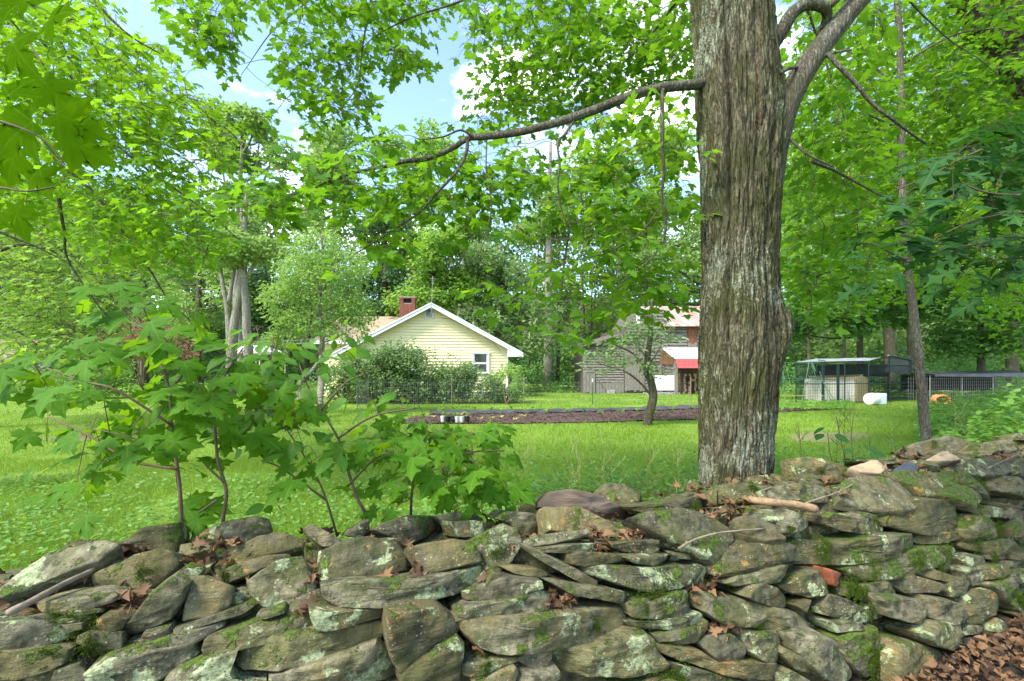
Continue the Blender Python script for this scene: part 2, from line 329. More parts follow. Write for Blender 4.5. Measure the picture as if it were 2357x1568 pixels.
class Tree:
    """skeleton nodes + sprays of leaves that grow towards cluster centres"""
    def __init__(s, root, leafm, twigm, tmpl=MAPLE_S, tmpl_near=MAPLE):
        s.root = root; s.lm = leafm; s.tm = twigm; s.nodes = []; s.twigs = MB(); s.pos = []; s.dir = []; s.nrm = []; s.size = []; s.t = tmpl; s.tn = tmpl_near
    def branch(s, pts, r0, r1, mat, sides=10, name='branch', n=6, wob=.0):
        p = smooth_path(pts, n)
        if wob:
            p = [q+noise.noise_vector(q*1.7)*wob for q in p]
        m = MB(); m.tube(p, lerp(r0, r1, len(p)), sides); s.nodes += [tuple(q) for q in p]
        return m.build(name, mat, s.root, True)
    def fill(s, poly, d0, d1, size, k=1.6, per=8, rad=.22, tw=.004, droop=.35, tilt=.45, face=0.0):
        dm = (d0+d1)/2; la = .42*.62*(size*F/dm)**2; n = int(k*polyarea(poly)/la/per)+1
        cs = sample_poly(poly, n, d0, d1); base = np.array(s.nodes)
        dd = np.array([np.min(np.linalg.norm(base-c, axis=1)) for c in cs]); cs = cs[np.argsort(dd)]
        for c in cs:
            arr = np.array(s.nodes); dist = np.linalg.norm(arr-c, axis=1); i = int(np.argmin(dist)); a = Vector(arr[i]); b = Vector(c)
            L0 = (b-a).length
            if L0 > .05:
                mid = (a+b)/2+Vector(RNG.normal(0, .08*min(L0, 1.5), 3))+Vector((0,0,.06*min(L0, 1)))
                pp = smooth_path([a, mid, b], 4 if L0 > .5 else 2)
                r = tw*(1+min(L0, 2.5)*.9); s.twigs.tube(pp, lerp(r, tw*.6, len(pp)), 4, False)
                s.nodes += [tuple(q) for q in pp[1:]]
            dr = (b-a); dr = dr.normalized() if dr.length > 1e-4 else Vector((1,0,0))
            s.spray(b, dr, per, rad, size, tw, droop, tilt, face)
    def spray(s, b, dr, per, rad, size, tw, droop, tilt, face=0.0):
        dr = (dr+Vector(RNG.normal(0, .45, 3))); dr.z = dr.z*.4-.1; dr.normalize(); sd_ = dr.cross(Vector((0,0,1))).normalized()
        tip = b+dr*rad*1.3+Vector((0,0,-.04)); s.twigs.tube([b-dr*.3*rad, (b+tip)/2+Vector((0,0,.01)), tip], [tw*.6, tw*.45, tw*.3], 4, False)
        for j in range(per):
            f = (j//2+.5)/(per/2); sg = 1 if j % 2 else -1; p = b+(tip-b)*(f*1.25-.35)
            o = (sd_*sg*(.75-.3*f)+dr*(.35+.8*f)); o = o+Vector(RNG.normal(0, .3, 3)); o.z = -droop+RNG.normal(0, .28); o.normalize()
            off = rad*RNG.uniform(.25, .75); q = p+o*off*Vector((1,1,.4)).length/1.5+Vector((0,0,RNG.normal(0, .025)))
            s.twigs.tube([p, q], [tw*.28, tw*.2], 3, False)
            nr = Vector((RNG.normal(0, tilt), RNG.normal(-face, tilt), 1)).normalized()
            s.pos.append(tuple(q)); s.dir.append(tuple(o)); s.nrm.append(tuple(nr)); s.size.append(size*RNG.uniform(.65, 1.2))
    def finish(s, nobj=300, twigname='twigs'):
        pos = np.array(s.pos); d = np.array(s.dir); nr = np.array(s.nrm); sz = np.array(s.size)
        far = np.linalg.norm(pos-np.array([0,0,CH]), axis=1); px = (pos[:,0]/pos[:,1])*F+CX; py = HY-(pos[:,2]-CH)/pos[:,1]*F
        vis = (px > -20) & (px < 2380) & (py > -20) & (py < 1590) & (pos[:,1] > .3)
        order = np.argsort(-(sz/far)*np.where(vis, 1, .0001)); near = order[:nobj] if nobj else order[:0]; rest = order[len(near):]
        meshes = []
        for k in range(7):
            V, T = refine(s.tn); V2 = V.copy(); V2[:,2] += [.05*math.sin(7*a+k*2)*abs(b)+(k-3)*.09*a*b-(.12*(k % 3))*max(0, b-.4)**2+.10*math.sin(k*1.9)*a for a, b in V[:, :2]]; V2[:,0] *= 1+.05*(k-3)
            me = fastmesh('leaf', V2, T, smooth=True, lc=V); me.materials.append(s.lm); meshes.append(me)
        x, y, z = leaf_frames(d, nr); rl = s.root.location
        for i in near:
            o = bpy.data.objects.new('leaf', meshes[int(RNG.integers(7))]); C.objects.link(o); o.parent = s.root; q = pos[i]; a = sz[i]
            o.matrix_local = Matrix(((x[i,0]*a, y[i,0]*a, z[i,0]*a, q[0]-rl[0]), (x[i,1]*a, y[i,1]*a, z[i,1]*a, q[1]-rl[1]), (x[i,2]*a, y[i,2]*a, z[i,2]*a, q[2]-rl[2]), (0,0,0,1)))
        if len(rest):
            me = leaves_mesh('foliage', pos[rest], d[rest], nr[rest], sz[rest], s.t); o = link('foliage', me, s.lm, s.root); o['kind'] = 'stuff'
        if s.twigs.v: s.twigs.build(twigname, s.tm, s.root, True)['kind'] = 'stuff'
        print('tree', s.root.name, len(pos), 'leaves', len(s.twigs.f), 'twig faces')

# ------------------------------------------------------------------ ground
def groundmat():
    m, t, b, out = newmat('lawn_ground'); L_ = t.links.new; v = worldpos(t, offset=False)
    n1 = nz(t, v, .35, 6, .6); n2 = nz(t, v, 4, 6, .7); n3 = nz(t, v, 60, 4, .7)
    col = mixc(t, ramp(t, n1, .35, .65), (.15, .25, .03), (.22, .34, .045))
    col = mixc(t, mth(t, 'MULTIPLY', ramp(t, n3, .35, .65), .55), col, (.09, .16, .03))
    bare = mth(t, 'MULTIPLY', ramp(t, n2, .54, .66), ramp(t, nz(t, v, .55, 3), .56, .66)); col = mixc(t, mth(t, 'MULTIPLY', bare, .7), col, (.26, .21, .12))
    L_(col, b.inputs['Base Color']); b.inputs['Roughness'].default_value = .95; b.inputs['Specular IOR Level'].default_value = .1
    bump(t, b, n3, 1, .03); return m
M['ground'] = groundmat()
m = MB(); m.add([(-400,-60,0),(400,-60,0),(400,600,0),(-400,600,0)], [(0,1,2,3)]); tag(m.build('ground', M['ground']), 'mown green lawn stretching from the stone wall to the wood', kind='structure')

m = MB(); hx_ = np.linspace(-260, 260, 60); hy_ = np.concatenate([np.linspace(44, 90, 16), np.linspace(100, 300, 10)])  # slope added so low sky stops showing bright through the wood
for yv in hy_:
    for xv in hx_: f = min(1, max(0, (yv-45)/40)); f = f*f*(3-2*f); m.v.append((xv, yv, -.3+f*(13.5+3*noise.noise((xv*.02, yv*.02, 0)))+f*.8*noise.noise((xv*.15, yv*.15, 4))))
m.f = [(j*60+i, j*60+i+1, j*60+i+61, j*60+i+60) for j in range(len(hy_)-1) for i in range(59)]
M['hill'] = simple('forest_floor', (.045, .055, .02), (.03, .028, .016), 1.5, .95, bmp=.5)
tag(m.build('hillside', M['hill'], smooth=True), 'dark wooded hillside added behind the lawn to close bright sky gaps', kind='structure')
# wall frame: w_ runs along the wall, n_ points away from the camera
WA = R(24.5); w_ = Vector((math.cos(WA), math.sin(WA), 0)); n_ = Vector((-math.sin(WA), math.cos(WA), 0)); W0 = Vector((0, 1.72, 0))
def us(p): q = Vector((p[0], p[1], 0))-W0; return q.dot(n_), q.dot(w_)
def ushift(s_): t_ = min(1, max(0, (0-s_)/1.4)); return .20*t_*t_*(3-2*t_)
def wp(s_, u, z): q = W0+w_*s_+n_*(u+ushift(s_)); return Vector((q.x, q.y, z))
m = MB(); pp = [W0+w_*a+n_*(-.05) for a in (-4, 12)]+[W0+w_*a+n_*(-6) for a in (12, -4)]
nx, ny = 60, 24; vs_ = []
for j in range(ny+1):
    for i in range(nx+1):
        q = W0+w_*(-4+16*i/nx)+n_*(.1-4.1*j/ny); vs_.append((q.x, q.y, .012+.03*noise.noise(q*2.3)+.03))
m.add(vs_, [(j*(nx+1)+i+1, j*(nx+1)+i, (j+1)*(nx+1)+i, (j+1)*(nx+1)+i+1) for j in range(ny) for i in range(nx)])
tag(m.build('leaf_strewn_soil', M['soil'], smooth=True), 'dark soil on the near side of the stone wall', kind='structure')

def weight(d): return d
M['bare'] = simple('worn_straw_soil', (.25, .21, .12), (.13, .15, .05), 9, .95, bmp=.8, bd=.02)
# grass blades, thinning and widening with distance
def grass_band(name, n, d0, d1, h0, h1, wd, mat, label, xr=1.35, mask=None, lean=.35, power=1.0):
    d = d0*(d1/d0)**RNG.random(n) if power == 1 else RNG.uniform(d0, d1, n)
    x = RNG.uniform(-xr, xr, n)*d; keep = np.ones(n, bool)
    u = (x-W0.x)*n_.x+(d-W0.y)*n_.y; keep &= u > .95
    if mask is not None: keep &= mask(x, d)
    x = x[keep]; d = d[keep]; k = len(x); pos = np.stack([x, d, np.zeros(k)], 1)
    hn = np.array([noise.noise((a*.8, b*.8, 0)) for a, b in zip(x, d)])
    h = RNG.uniform(h0, h1, k)*(1+.5*hn); up = np.stack([RNG.normal(0, lean, k), RNG.normal(0, lean, k), np.ones(k)], 1)
    nrm = np.stack([RNG.normal(0, .6, k), -np.ones(k), RNG.normal(0, .2, k)], 1); V, T = BLADE
    xx, yy, zz = leaf_frames(up, nrm); wv = (wd*np.maximum(d/3, .8)*RNG.uniform(.6, 1.4, k))[:, None, None]; hv = h[:, None, None]
    W_ = pos[:, None]+wv*V[None, :, 0:1]*xx[:, None]+hv*(V[None, :, 1:2]*yy[:, None]+V[None, :, 2:3]*zz[:, None]*3)
    me = fastmesh(name, W_.reshape(-1, 3), (T[None]+(np.arange(k)*3)[:, None, None]).reshape(-1, 3), np.repeat(np.clip(.5+hn*.6+RNG.normal(0, .18, k), 0, .98), 3))
    return tag(link(name, me, mat), label, 'grass', kind='stuff')
bedN = [(930,978),(1300,976),(1600,968),(1800,950),(1945,942)]; bedF = [(1945,938),(1800,937),(1600,944),(1300,952),(985,957),(925,966)]
bedpoly = [tuple(G(x, y)[:2]) for x, y in bedN+bedF]
plas = [(980,947),(1200,945),(1400,942),(1600,934),(1700,932),(1700,940),(1600,945),(1300,953),(985,958)]
plaspoly = [tuple(G(x, y)[:2]) for x, y in plas]
def notbed(x, y):
    jx = x+RNG.normal(0, .12, len(x)); jy = y+RNG.normal(0, .3, len(y)); return (~inpoly(jx, jy, bedpoly) & ~inpoly(jx, jy, plaspoly))&(np.array([noise.noise((a*.5, b*.8, 9)) for a, b in zip(x, y)]) > -.42)
bare = [[tuple(G(x, y)[:2]) for x, y in q] for q in ([(1810,1002),(1870,994),(1960,997),(2030,1002),(1960,1014),(1900,1020),(1830,1016)], [(60,1010),(170,1000),(260,1008),(150,1020)])]
notbare = lambda x, y: ~np.any([inpoly(x+RNG.normal(0, .25, len(x)), y+RNG.normal(0, .25, len(x)), q)&(RNG.random(len(x)) < .55) for q in bare], axis=0)
def patchy(x, y): return np.array([noise.noise((a*.9, b*.9, 3.1)) for a, b in zip(x, y)]) > -.33
grass_band('grass', 150000, 2.6, 8, .05, .13, .0035, M['grass'], 'short bright green grass just beyond the stone wall', mask=lambda x, y: patchy(x, y) & notbare(x, y))
grass_band('grass', 140000, 7, 30, .045, .085, .004, M['grass'], 'mown lawn grass between the saplings and the house', mask=lambda x, y: notbed(x, y) & notbare(x, y))
grass_band('grass', 14000, 2.6, 5.5, .15, .38, .0035, M['grass'], 'longer grass blades growing up behind the stone wall', mask=lambda x, y: (x > -.6))
# low leafy weeds behind the wall
def weeds(name, n, d0, d1, z0, z1, sz, mat, label, mask=None, t=OVAL, tilt=.5):
    d = RNG.uniform(d0, d1, n); x = RNG.uniform(-1.3, 1.3, n)*d; u = (x-W0.x)*n_.x+(d-W0.y)*n_.y; k = (u > .92)
    dens = np.array([noise.noise((a*1.3, b*1.3, 7)) for a, b in zip(x, d)]); k &= dens > RNG.uniform(-.6, .25, n)
    if mask is not None: k &= mask(x, d, u)
    x = x[k]; d = d[k]; c = len(x); z = RNG.uniform(z0, z1, c)*RNG.uniform(.3, 1, c)
    a = RNG.uniform(0, 2*np.pi, c); dv = np.stack([np.cos(a), np.sin(a), RNG.normal(-.1, .3, c)], 1); nr = np.stack([RNG.normal(0, tilt, c), RNG.normal(-.25, tilt, c), np.ones(c)], 1)
    me = leaves_mesh(name, np.stack([x, d, z], 1), dv, nr, RNG.uniform(.6, 1.2, c)*sz, t)
    return tag(link(name, me, mat), label, 'weeds', kind='stuff')
weeds('weeds', 30000, 2.4, 6.5, .05, .17, .055, M['weed'], 'low leafy weeds carpeting the ground just behind the stone wall')
weeds('weeds', 13000, 2.4, 5.2, .1, .42, .075, M['weed'], 'taller light green weeds crowded against the far side of the wall', lambda x, y, u: (u < 2.0))
weeds('weeds', 1500, 2.4, 5.2, .1, .35, .055, M['weed_blue'], 'scattered bluish weed leaves behind the wall', lambda x, y, u: u < 1.9)
weeds('leafy_weeds', 52000, 3.0, 7.0, .12, .60, .065, M['weed'], 'leafy knee-high weeds between the saplings and the big tree, against the wall', lambda x, y, u: (u < 3.6) & (x > -.9) & (x < 6.5))
weeds('fallen_yellow_leaves', 700, 2.4, 5.0, .05, .16, .045, M['yellow_leaf'], 'small yellow leaves lying among the weeds behind the wall', lambda x, y, u: u < 2.2)


for k, q in enumerate(bare):
    m = MB(); m.add([(x, y, .006) for x, y in q], [tuple(range(len(q)))]); o = m.build('bare_patch', M['bare']); tag(o, ['worn patch of straw-coloured soil right of the big tree', 'worn streak in the lawn at the far left'][k], kind='structure')
# ------------------------------------------------------------------ the dry stone wall
# outlines of the visible stones, measured on the photograph in four enlarged views
REG = {'A': lambda x, y: (x/3, 1060.6+y/3), 'B': lambda x, y: (707.1+x/3, 1060.6+y/3), 'C': lambda x, y: (1257+x/3, 1060.6+y/3),
       'D': lambda x, y: (1650+x/3.326, 903.5+y/3.326), 'E': lambda x, y: (1846.3+x/2.6377, 1253.9+y/2.6377)}
S = '''A T 0,870 200,690 440,610 760,610 860,650 700,760 450,830 200,900 0,960 -60,920
A B 780,600 1000,460 1220,430 1250,520 1230,630 1050,625 850,640
A E 640,790 760,720 950,640 1080,600 1180,620 1240,690 1150,800 1020,920 850,950 700,920 640,870
A B 1410,480 1560,420 1750,385 1850,400 1890,490 1800,540 1560,590 1430,560
A T 1240,570 1420,570 1480,620 1300,660 1230,650
A T 1450,690 1700,560 1920,500 2140,540 2080,600 1950,650 1700,700 1500,760
A B 2090,470 2150,435 2357,540 2320,590 2230,600 2150,540
A E 1480,790 1600,730 1850,660 2000,650 2020,680 1750,780 1560,855 1480,830
A E 1690,830 1780,770 1900,700 2080,660 2120,720 2190,850 2170,920 2000,990 1830,1010 1730,920
A E 2110,570 2180,560 2220,640 2190,750 2120,680
A E 1310,800 1420,790 1560,850 1620,870 1590,1010 1450,1080 1250,1110 1270,1000 1320,880
A F 860,1160 950,1050 1080,880 1190,800 1310,840 1260,980 1200,1080 1050,1150 880,1210
A F 200,1000 330,970 600,940 770,950 770,990 600,1030 300,1050 220,1030
A F 370,1050 680,1030 700,1060 450,1078
A F 400,1082 580,1078 570,1105 420,1112
A F 440,1120 590,1105 590,1150 490,1175 470,1140
A F 690,1080 800,1060 900,1090 850,1160 740,1160 690,1130
A F -60,1130 190,1095 430,1130 485,1170 480,1220 300,1300 -60,1330
A F -60,1340 400,1300 470,1310 450,1400 340,1450 100,1523 -60,1530
A F 370,1450 540,1405 600,1450 630,1540 330,1570
A F 510,1230 600,1190 850,1190 850,1290 700,1310 500,1270
A F 620,1440 760,1340 1000,1290 1340,1260 1370,1340 1200,1460 950,1560 650,1560
A F 980,1200 1170,1150 1190,1180 1000,1240
A F 990,1250 1250,1180 1530,1140 1540,1165 1350,1250 1100,1280
A F 1190,1170 1450,1080 1750,980 1790,1000 1700,1060 1400,1140 1200,1190
A F 1760,1080 1960,1010 1980,1040 1830,1085
A F 1375,1330 1400,1240 1700,1150 2080,1060 2140,1055 2165,1150 1900,1250 1700,1290 1450,1370 1390,1360
A F 1590,1480 1680,1290 2000,1210 2357,1160 2661,1110 2640,1250 2357,1310 2121,1400 1900,1440 1650,1500
A F 1850,1500 2121,1410 2480,1300 2590,1270 2760,1450 2755,1570 1850,1580
A F 1300,1420 1650,1300 1590,1460 1640,1520 1840,1500 1840,1580 1100,1590 1150,1500
A F 2130,1010 2300,1030 2661,1010 2660,1085 2500,1110 2250,1160 2170,1150 2140,1060
B E 80,620 200,560 420,530 620,535 650,590 690,650 690,760 500,810 250,830 90,840 75,740
B F 105,880 250,840 700,820 1230,730 1290,760 1280,830 1100,910 850,970 700,1010 200,1025 110,960
B B 445,480 540,430 700,385 850,375 950,460 850,520 680,590 600,540
B E 680,610 800,570 1000,545 1130,560 1205,650 1200,700 1000,750 820,795 780,730
B B 880,380 1000,360 1150,360 1250,410 1150,430 960,440
B B 260,520 300,480 420,405 432,430 425,500 360,535
B B 1020,420 1150,410 1300,440 1190,530 1060,530
B E 1070,560 1200,500 1350,430 1440,470 1480,570 1430,680 1340,780 1260,740 1200,640
B B 1300,400 1380,350 1600,370 1620,450 1600,520 1480,520 1400,430
B Bb 1615,290 1680,215 1780,200 2000,240 2130,300 2250,350 2230,460 2100,440 1900,350 1620,320
B E 1620,320 1850,320 2000,390 2100,430 2130,500 2080,560 1800,520 1650,490 1640,400
B E 1480,560 1550,525 1900,490 1940,510 1850,550 1650,590 1500,605
B F 1560,620 1800,570 2050,560 2060,590 1900,630 1620,638
B F 1820,650 1900,630 2130,640 2190,670 2170,700 1900,730 1830,720
B F 1535,615 1600,630 1850,740 2000,830 1990,865 1900,850 1700,740 1560,660
B F 1380,750 1450,735 1620,750 1690,790 1620,810 1450,790
B F 1080,930 1350,810 1620,830 1630,880 1350,960 1100,980
B F 1290,770 1350,790 1340,850 1280,900 1200,900
B F 1030,1040 1100,1000 1350,960 1600,900 1690,920 1690,1030 1400,1100 1150,1100 1040,1080
B Ft 545,1020 720,990 900,980 1040,1130 1030,1180 850,1300 640,1440 580,1380 550,1250
B F 650,1450 850,1300 1020,1190 1070,1240 1060,1400 1050,1560 650,1560
B F 1045,1140 1200,1110 1650,1060 2000,1010 2180,1010 2250,1090 2230,1180 2150,1230 1800,1290 1300,1340 1200,1310 1080,1200
B F 1650,830 1780,840 2000,870 2300,930 2357,950 2357,990 2290,1020 2050,960 1830,930
B F 1070,1420 1250,1370 1440,1350 1470,1370 1300,1440 1150,1510 1080,1500
B F 1150,1540 1430,1400 1450,1440 1400,1560 1160,1570
B F 1440,1370 1560,1310 1730,1300 1710,1390 1640,1480 1560,1450
B F 1440,1560 1480,1460 1740,1440 1740,1480 1600,1580
C F 50,1420 90,1300 300,1290 560,1200 690,1190 740,1280 830,1400 800,1450 500,1490 250,1510 100,1480
C F 440,590 600,560 850,550 910,580 850,640 750,670 560,640
C E 610,390 750,340 1000,340 1180,390 1290,470 1300,560 1200,680 1140,725 1000,640 850,560 700,470
C B 570,320 850,280 1050,250 1160,270 1200,330 1000,330 700,370 610,350
C B 1250,200 1290,150 1420,170 1560,210 1550,270 1380,290 1250,290
C B 1570,200 1700,150 1900,170 2000,200 1950,290 1800,290 1600,260
C E 1450,340 1550,320 1750,350 1880,390 1870,440 1700,500 1620,490 1600,430 1470,400
C T 1280,430 1400,410 1580,470 1640,560 1500,570 1400,540 1300,480
C F 1300,580 1410,565 1415,600 1320,625
C F 1170,770 1220,660 1380,590 1600,550 1690,580 1720,660 1500,740 1300,800 1180,810
C F 560,680 700,665 890,660 870,700 740,730 600,710
C F 900,650 1010,660 1030,690 920,680
C F 300,750 450,735 700,740 1050,710 1110,740 1120,850 900,880 650,895 500,850 330,800
C F 1240,850 1340,790 1600,715 1720,720 1760,790 1600,830 1400,860 1300,870
C F 1340,930 1420,850 1500,840 1650,900 1730,970 1720,1030 1600,1020 1450,980
C F 1100,960 1150,940 1400,970 1700,1040 1860,1100 1880,1210 1700,1190 1450,1160 1230,1130 1130,1060
C Fm 600,1020 720,950 900,900 1030,900 1045,1040 900,1080 620,1095
C F 590,1130 850,1090 1060,1045 1110,1080 1100,1120 850,1160 640,1175
C F 715,1190 850,1160 1040,1140 1030,1170 880,1220 750,1240
C F 805,1240 1000,1200 1120,1105 1150,1130 1130,1200 1050,1250 830,1275
C F 750,1260 850,1270 1050,1300 1200,1400 1450,1390 1610,1400 1600,1540 1400,1510 1200,1470 900,1375 780,1320
C F 1060,1260 1150,1200 1300,1200 1410,1300 1390,1370 1300,1430 1180,1390
C F 1420,1230 1450,1190 1620,1180 1630,1260 1590,1400 1520,1410 1420,1330
C F 1620,1330 1640,1290 1850,1400 1890,1500 1700,1430
C F 1760,1260 1880,1210 2000,1240 2030,1320 2080,1450 2000,1520 1880,1490 1780,1350
C F 1650,880 1770,790 1920,760 1975,840 1960,920 1820,950 1720,930
C E 1910,390 1960,355 2100,390 2160,430 2150,500 2000,480 1920,440
C E 2160,400 2230,360 2300,390 2357,450 2340,500 2200,510
C F 1625,1480 1700,1450 1830,1520 1820,1580 1640,1580
C F 1730,1000 1840,960 1800,1050
C F 850,1400 1100,1450 1400,1530 1300,1580 1000,1570
C Fm 480,1580 850,1490 1000,1550 1000,1600
D Em 600,1200 700,1130 900,1160 1080,1110 1280,1080 1500,1080 1530,1180 1480,1220 1200,1290 950,1330 670,1330 620,1270
D B 650,500 700,490 790,500 1000,560 1000,620 960,700 850,700 700,690 670,620
D Tt 1000,600 1140,560 1280,560 1285,600 1230,660 1080,640
D B 1130,520 1250,500 1480,520 1500,550 1250,550
D Ts 1360,580 1450,540 1550,570 1580,620 1450,630 1380,610
D B 1490,430 1620,370 1780,330 1870,360 1960,440 1930,500 1800,510 1600,510 1500,480
D Tt 1600,510 1700,480 1820,480 1850,540 1700,550
D B 1950,450 2000,390 2080,380 2120,430 2050,490 1970,490
D B 2110,400 2200,360 2360,370 2420,440 2200,460 2120,440
D B 2250,350 2290,315 2400,330 2400,370 2260,365
D T 1880,540 2050,490 2230,520 2250,600 2200,640 1950,600
D T 1540,530 1700,570 1720,600 1560,560
D E 2270,540 2310,500 2420,510 2420,660 2290,620
D T 960,720 1000,660 1100,650 1300,700 1450,770 1520,860 1510,910 1420,940 1230,890 1080,830 980,780
D Tm 1250,640 1400,620 1650,640 1800,700 2000,760 2050,820 1980,880 1850,830 1550,790 1400,720
D Em 1730,660 1850,620 1960,640 2080,740 2100,820 1950,760 1800,700
D E 1530,880 1550,820 1850,820 1930,880 1950,960 1930,1050 1700,1060 1620,1100 1540,1090 1400,1040 1450,950
D F 1640,1070 1870,1070 1930,1120 1800,1150 1600,1170 1550,1150
D Em 1900,1060 1990,940 2150,960 2210,1050 2150,1120 1950,1160
D E 1980,900 2100,870 2200,890 2190,960 2050,950
D E 2180,960 2250,880 2340,870 2420,930 2290,980
D F 2210,1030 2330,960 2420,960 2420,1080 2240,1110
D E 2220,760 2280,640 2340,660 2420,760 2400,830
D E 2060,820 2200,850 2340,880 2180,900
D Fm 1520,1210 1700,1170 1850,1180 1900,1250 1880,1380 1700,1340 1560,1360 1480,1440 1200,1460 1050,1390 1080,1360 1350,1270
D F 1530,1380 1640,1340 1850,1420 1880,1470 1650,1430
D F 1360,1450 1500,1390 1740,1470 1650,1530 1450,1540
D F 1190,1500 1310,1450 1390,1530 1380,1568 1190,1555
D F 1760,1450 1880,1410 1960,1450 1930,1550 1760,1560
D Fo 860,1350 980,1390 960,1500 900,1480
D Fm 1000,1480 1100,1470 1130,1560 1000,1565
D F 1900,1260 2030,1250 2040,1330 1940,1350
D F 1890,1350 2010,1330 2080,1430 1960,1490
D F 1950,1160 2200,1120 2420,1140 2420,1200 2100,1250 1960,1200
D F 2050,1250 2230,1230 2220,1280 2060,1280
D F 2030,1330 2200,1300 2220,1360 2060,1440
D F 2200,1290 2310,1290 2320,1340 2210,1340
D F 2230,1230 2420,1210 2420,1290 2260,1280
D F 2100,1450 2300,1350 2420,1360 2420,1430 2160,1470
E F 130,380 150,300 250,320 370,380 520,360 580,410 560,460 400,480 250,460 150,430
E F 520,330 640,320 720,340 760,310 795,370 780,480 720,520 680,470 560,450
E F 180,480 280,460 440,490 460,520 330,520 220,540
E F 780,320 850,330 930,350 980,420 940,465 830,470 790,440
E F 950,350 1010,300 1130,270 1200,320 1210,380 1100,440 1020,510 960,460
E Fm 1140,250 1250,190 1380,180 1380,260 1270,350 1210,340 1180,290
E F 720,540 780,470 960,470 1010,520 930,590 850,630 760,600
E F 540,680 600,600 700,590 830,640 840,740 790,840 560,860
E Fm 260,600 330,550 480,510 580,600 530,680 480,770 400,820 300,720
E F 1050,500 1140,480 1080,540 1000,570
E F 1140,490 1170,440 1220,490 1210,540 1150,530
E F 1270,420 1340,400 1390,460 1300,440
E Fm 1250,350 1390,270 1390,400 1290,400'''
PROF = [(-.36, -.1), (0, .76), (.13, .87), (.95, .87)]
def surf(x, y):
    d0 = None; prev = None
    for i in range(1400):
        d = .8+i*.006; p = P(x, y, d); u, s_ = us(p); u -= ushift(s_)
        if u < -.36: f = 1
        elif u < 0: f = p.z-(-.1+(u+.36)/.36*.86)
        elif u < .13: f = p.z-(.76+u/.13*.11)
        else: f = p.z-.87
        if u > .66: return p, 'B'
        if f < 0: return p, 'F' if u < 0 else ('E' if u < .13 else 'T')
    return P(x, y, 3), 'B'
def chaikin(p, k=1, t=.2):
    for _ in range(k):
        q = []
        for i in range(len(p)):
            a, b = p[i], p[(i+1) % len(p)]; q += [a+(b-a)*t, a+(b-a)*(1-t)]
        p = q
    return p
def rock(name, poly, nrm, D, mat, parent, n=38, proud=0.0, seed=0, rough=1.0):
    """a stone: its front outline poly (world points on one plane), real depth D away along -nrm"""
    c = sum(poly, Vector())/len(poly); nrm = nrm.normalized(); poly = [p+nrm*proud for p in chaikin(poly, 1, .03)]; c += nrm*proud
    per = [(poly[(i+1) % len(poly)]-poly[i]).length for i in range(len(poly))]; tot = sum(per); pts = []; acc = 0; j = 0
    for i in range(n):
        tgt = tot*i/n
        while acc+per[j] < tgt: acc += per[j]; j += 1
        pts.append(poly[j]+(poly[(j+1) % len(poly)]-poly[j])*((tgt-acc)/per[j]))
    area = 0
    for i in range(n): area += (pts[i]-c).cross(pts[(i+1) % n]-c).dot(nrm)/2
    sz = math.sqrt(abs(area)); e = min(.013, sz*.06)
    if area < 0: pts = pts[::-1]
    rings = [(.14, .0), (.28, 0), (.42, 0), (.55, 0), (.67, 0), (.78, 0), (.87, 0), (.94, -.1*e), (.98, -.45*e), (1.0, -1.3*e), (1.015, -.2*D), (1.02, -.4*D), (1.0, -.65*D), (.95, -.88*D), (.82, -D), (.4, -D*1.02)]
    dome = sz*.035*RNG.uniform(-.2, 1); tx, ty = RNG.normal(0, .09, 2); fa = [(RNG.uniform(0, 6.28), RNG.uniform(.25, .5)*sz, RNG.uniform(.15, .5)) for _ in range(3)]
    ax = (w_ if abs(w_.dot(nrm)) < .9 else Vector((0,0,1))); ax = (ax-nrm*ax.dot(nrm)).normalized(); ay = nrm.cross(ax)
    so = Vector((seed*3.1, seed*1.7, seed*.9)); V = []
    def disp(p, amp, front):
        q = p+so; a = noise.noise(q*7)*.010+(abs(noise.noise(q*14))-.2)*.016+abs(noise.noise(q*33))*.007
        b = noise.noise(Vector((q.x*3, q.y*3, q.z*42)))*.006
        st = noise.noise(Vector((q.x*4, q.y*4, q.z*13)))*3; c_ = (math.floor(st)+min(1, (st-math.floor(st))*6))*.0055
        return (a*.8+b+c_)*amp
    def put(base, dep, frac):
        q = base+nrm*(dep+(dome*(1-frac*frac) if dep > -.9*D else 0)+((base-c).dot(ax)*tx+(base-c).dot(ay)*ty if dep > -.5*D else 0))
        if dep > -.3*D:      # broken planes cut across the face
            for an, th, sp in fa:
                e_ = (base-c).dot(ax)*math.cos(an)+(base-c).dot(ay)*math.sin(an)-th
                if e_ > 0: q = q-nrm*e_*sp
        out = (q-(c-nrm*D*.5)); out = out.normalized()
        return q+(nrm*.6+out*.6)*disp(q, rough*min(1, sz*5), 1)
    V.append(put(c, 0, 0))
    for sc, dep in rings:
        for p in pts: V.append(put(c+(p-c)*sc, dep, min(1, sc)))
    V.append(c-nrm*D*1.02); Fc = [(0, 1+i, 1+(i+1) % n) for i in range(n)]
    for r in range(len(rings)-1):
        a = 1+r*n
        for i in range(n): j2 = (i+1) % n; Fc.append((a+i, a+n+i, a+n+j2, a+j2))
    l = 1+(len(rings)-1)*n; e2 = len(V)-1; Fc += [(l+i, e2, l+(i+1) % n) for i in range(n)]
    me = bpy.data.meshes.new(name); org = c-nrm*D*.5; me.from_pydata([tuple(v-org) for v in V], [], Fc); me.update()
    me.polygons.foreach_set('use_smooth', [True]*len(me.polygons)); me.set_sharp_from_angle(angle=R(32))
    o = bpy.data.objects.new(name, me); C.objects.link(o); me.materials.append(mat); o.parent = parent; o.location = org-(parent.location if parent else Vector()); return o
wall = empty('stone_wall', wp(0, .3, 0), 'long dry-laid fieldstone wall with lichen and moss running across the foreground', 'stone wall')
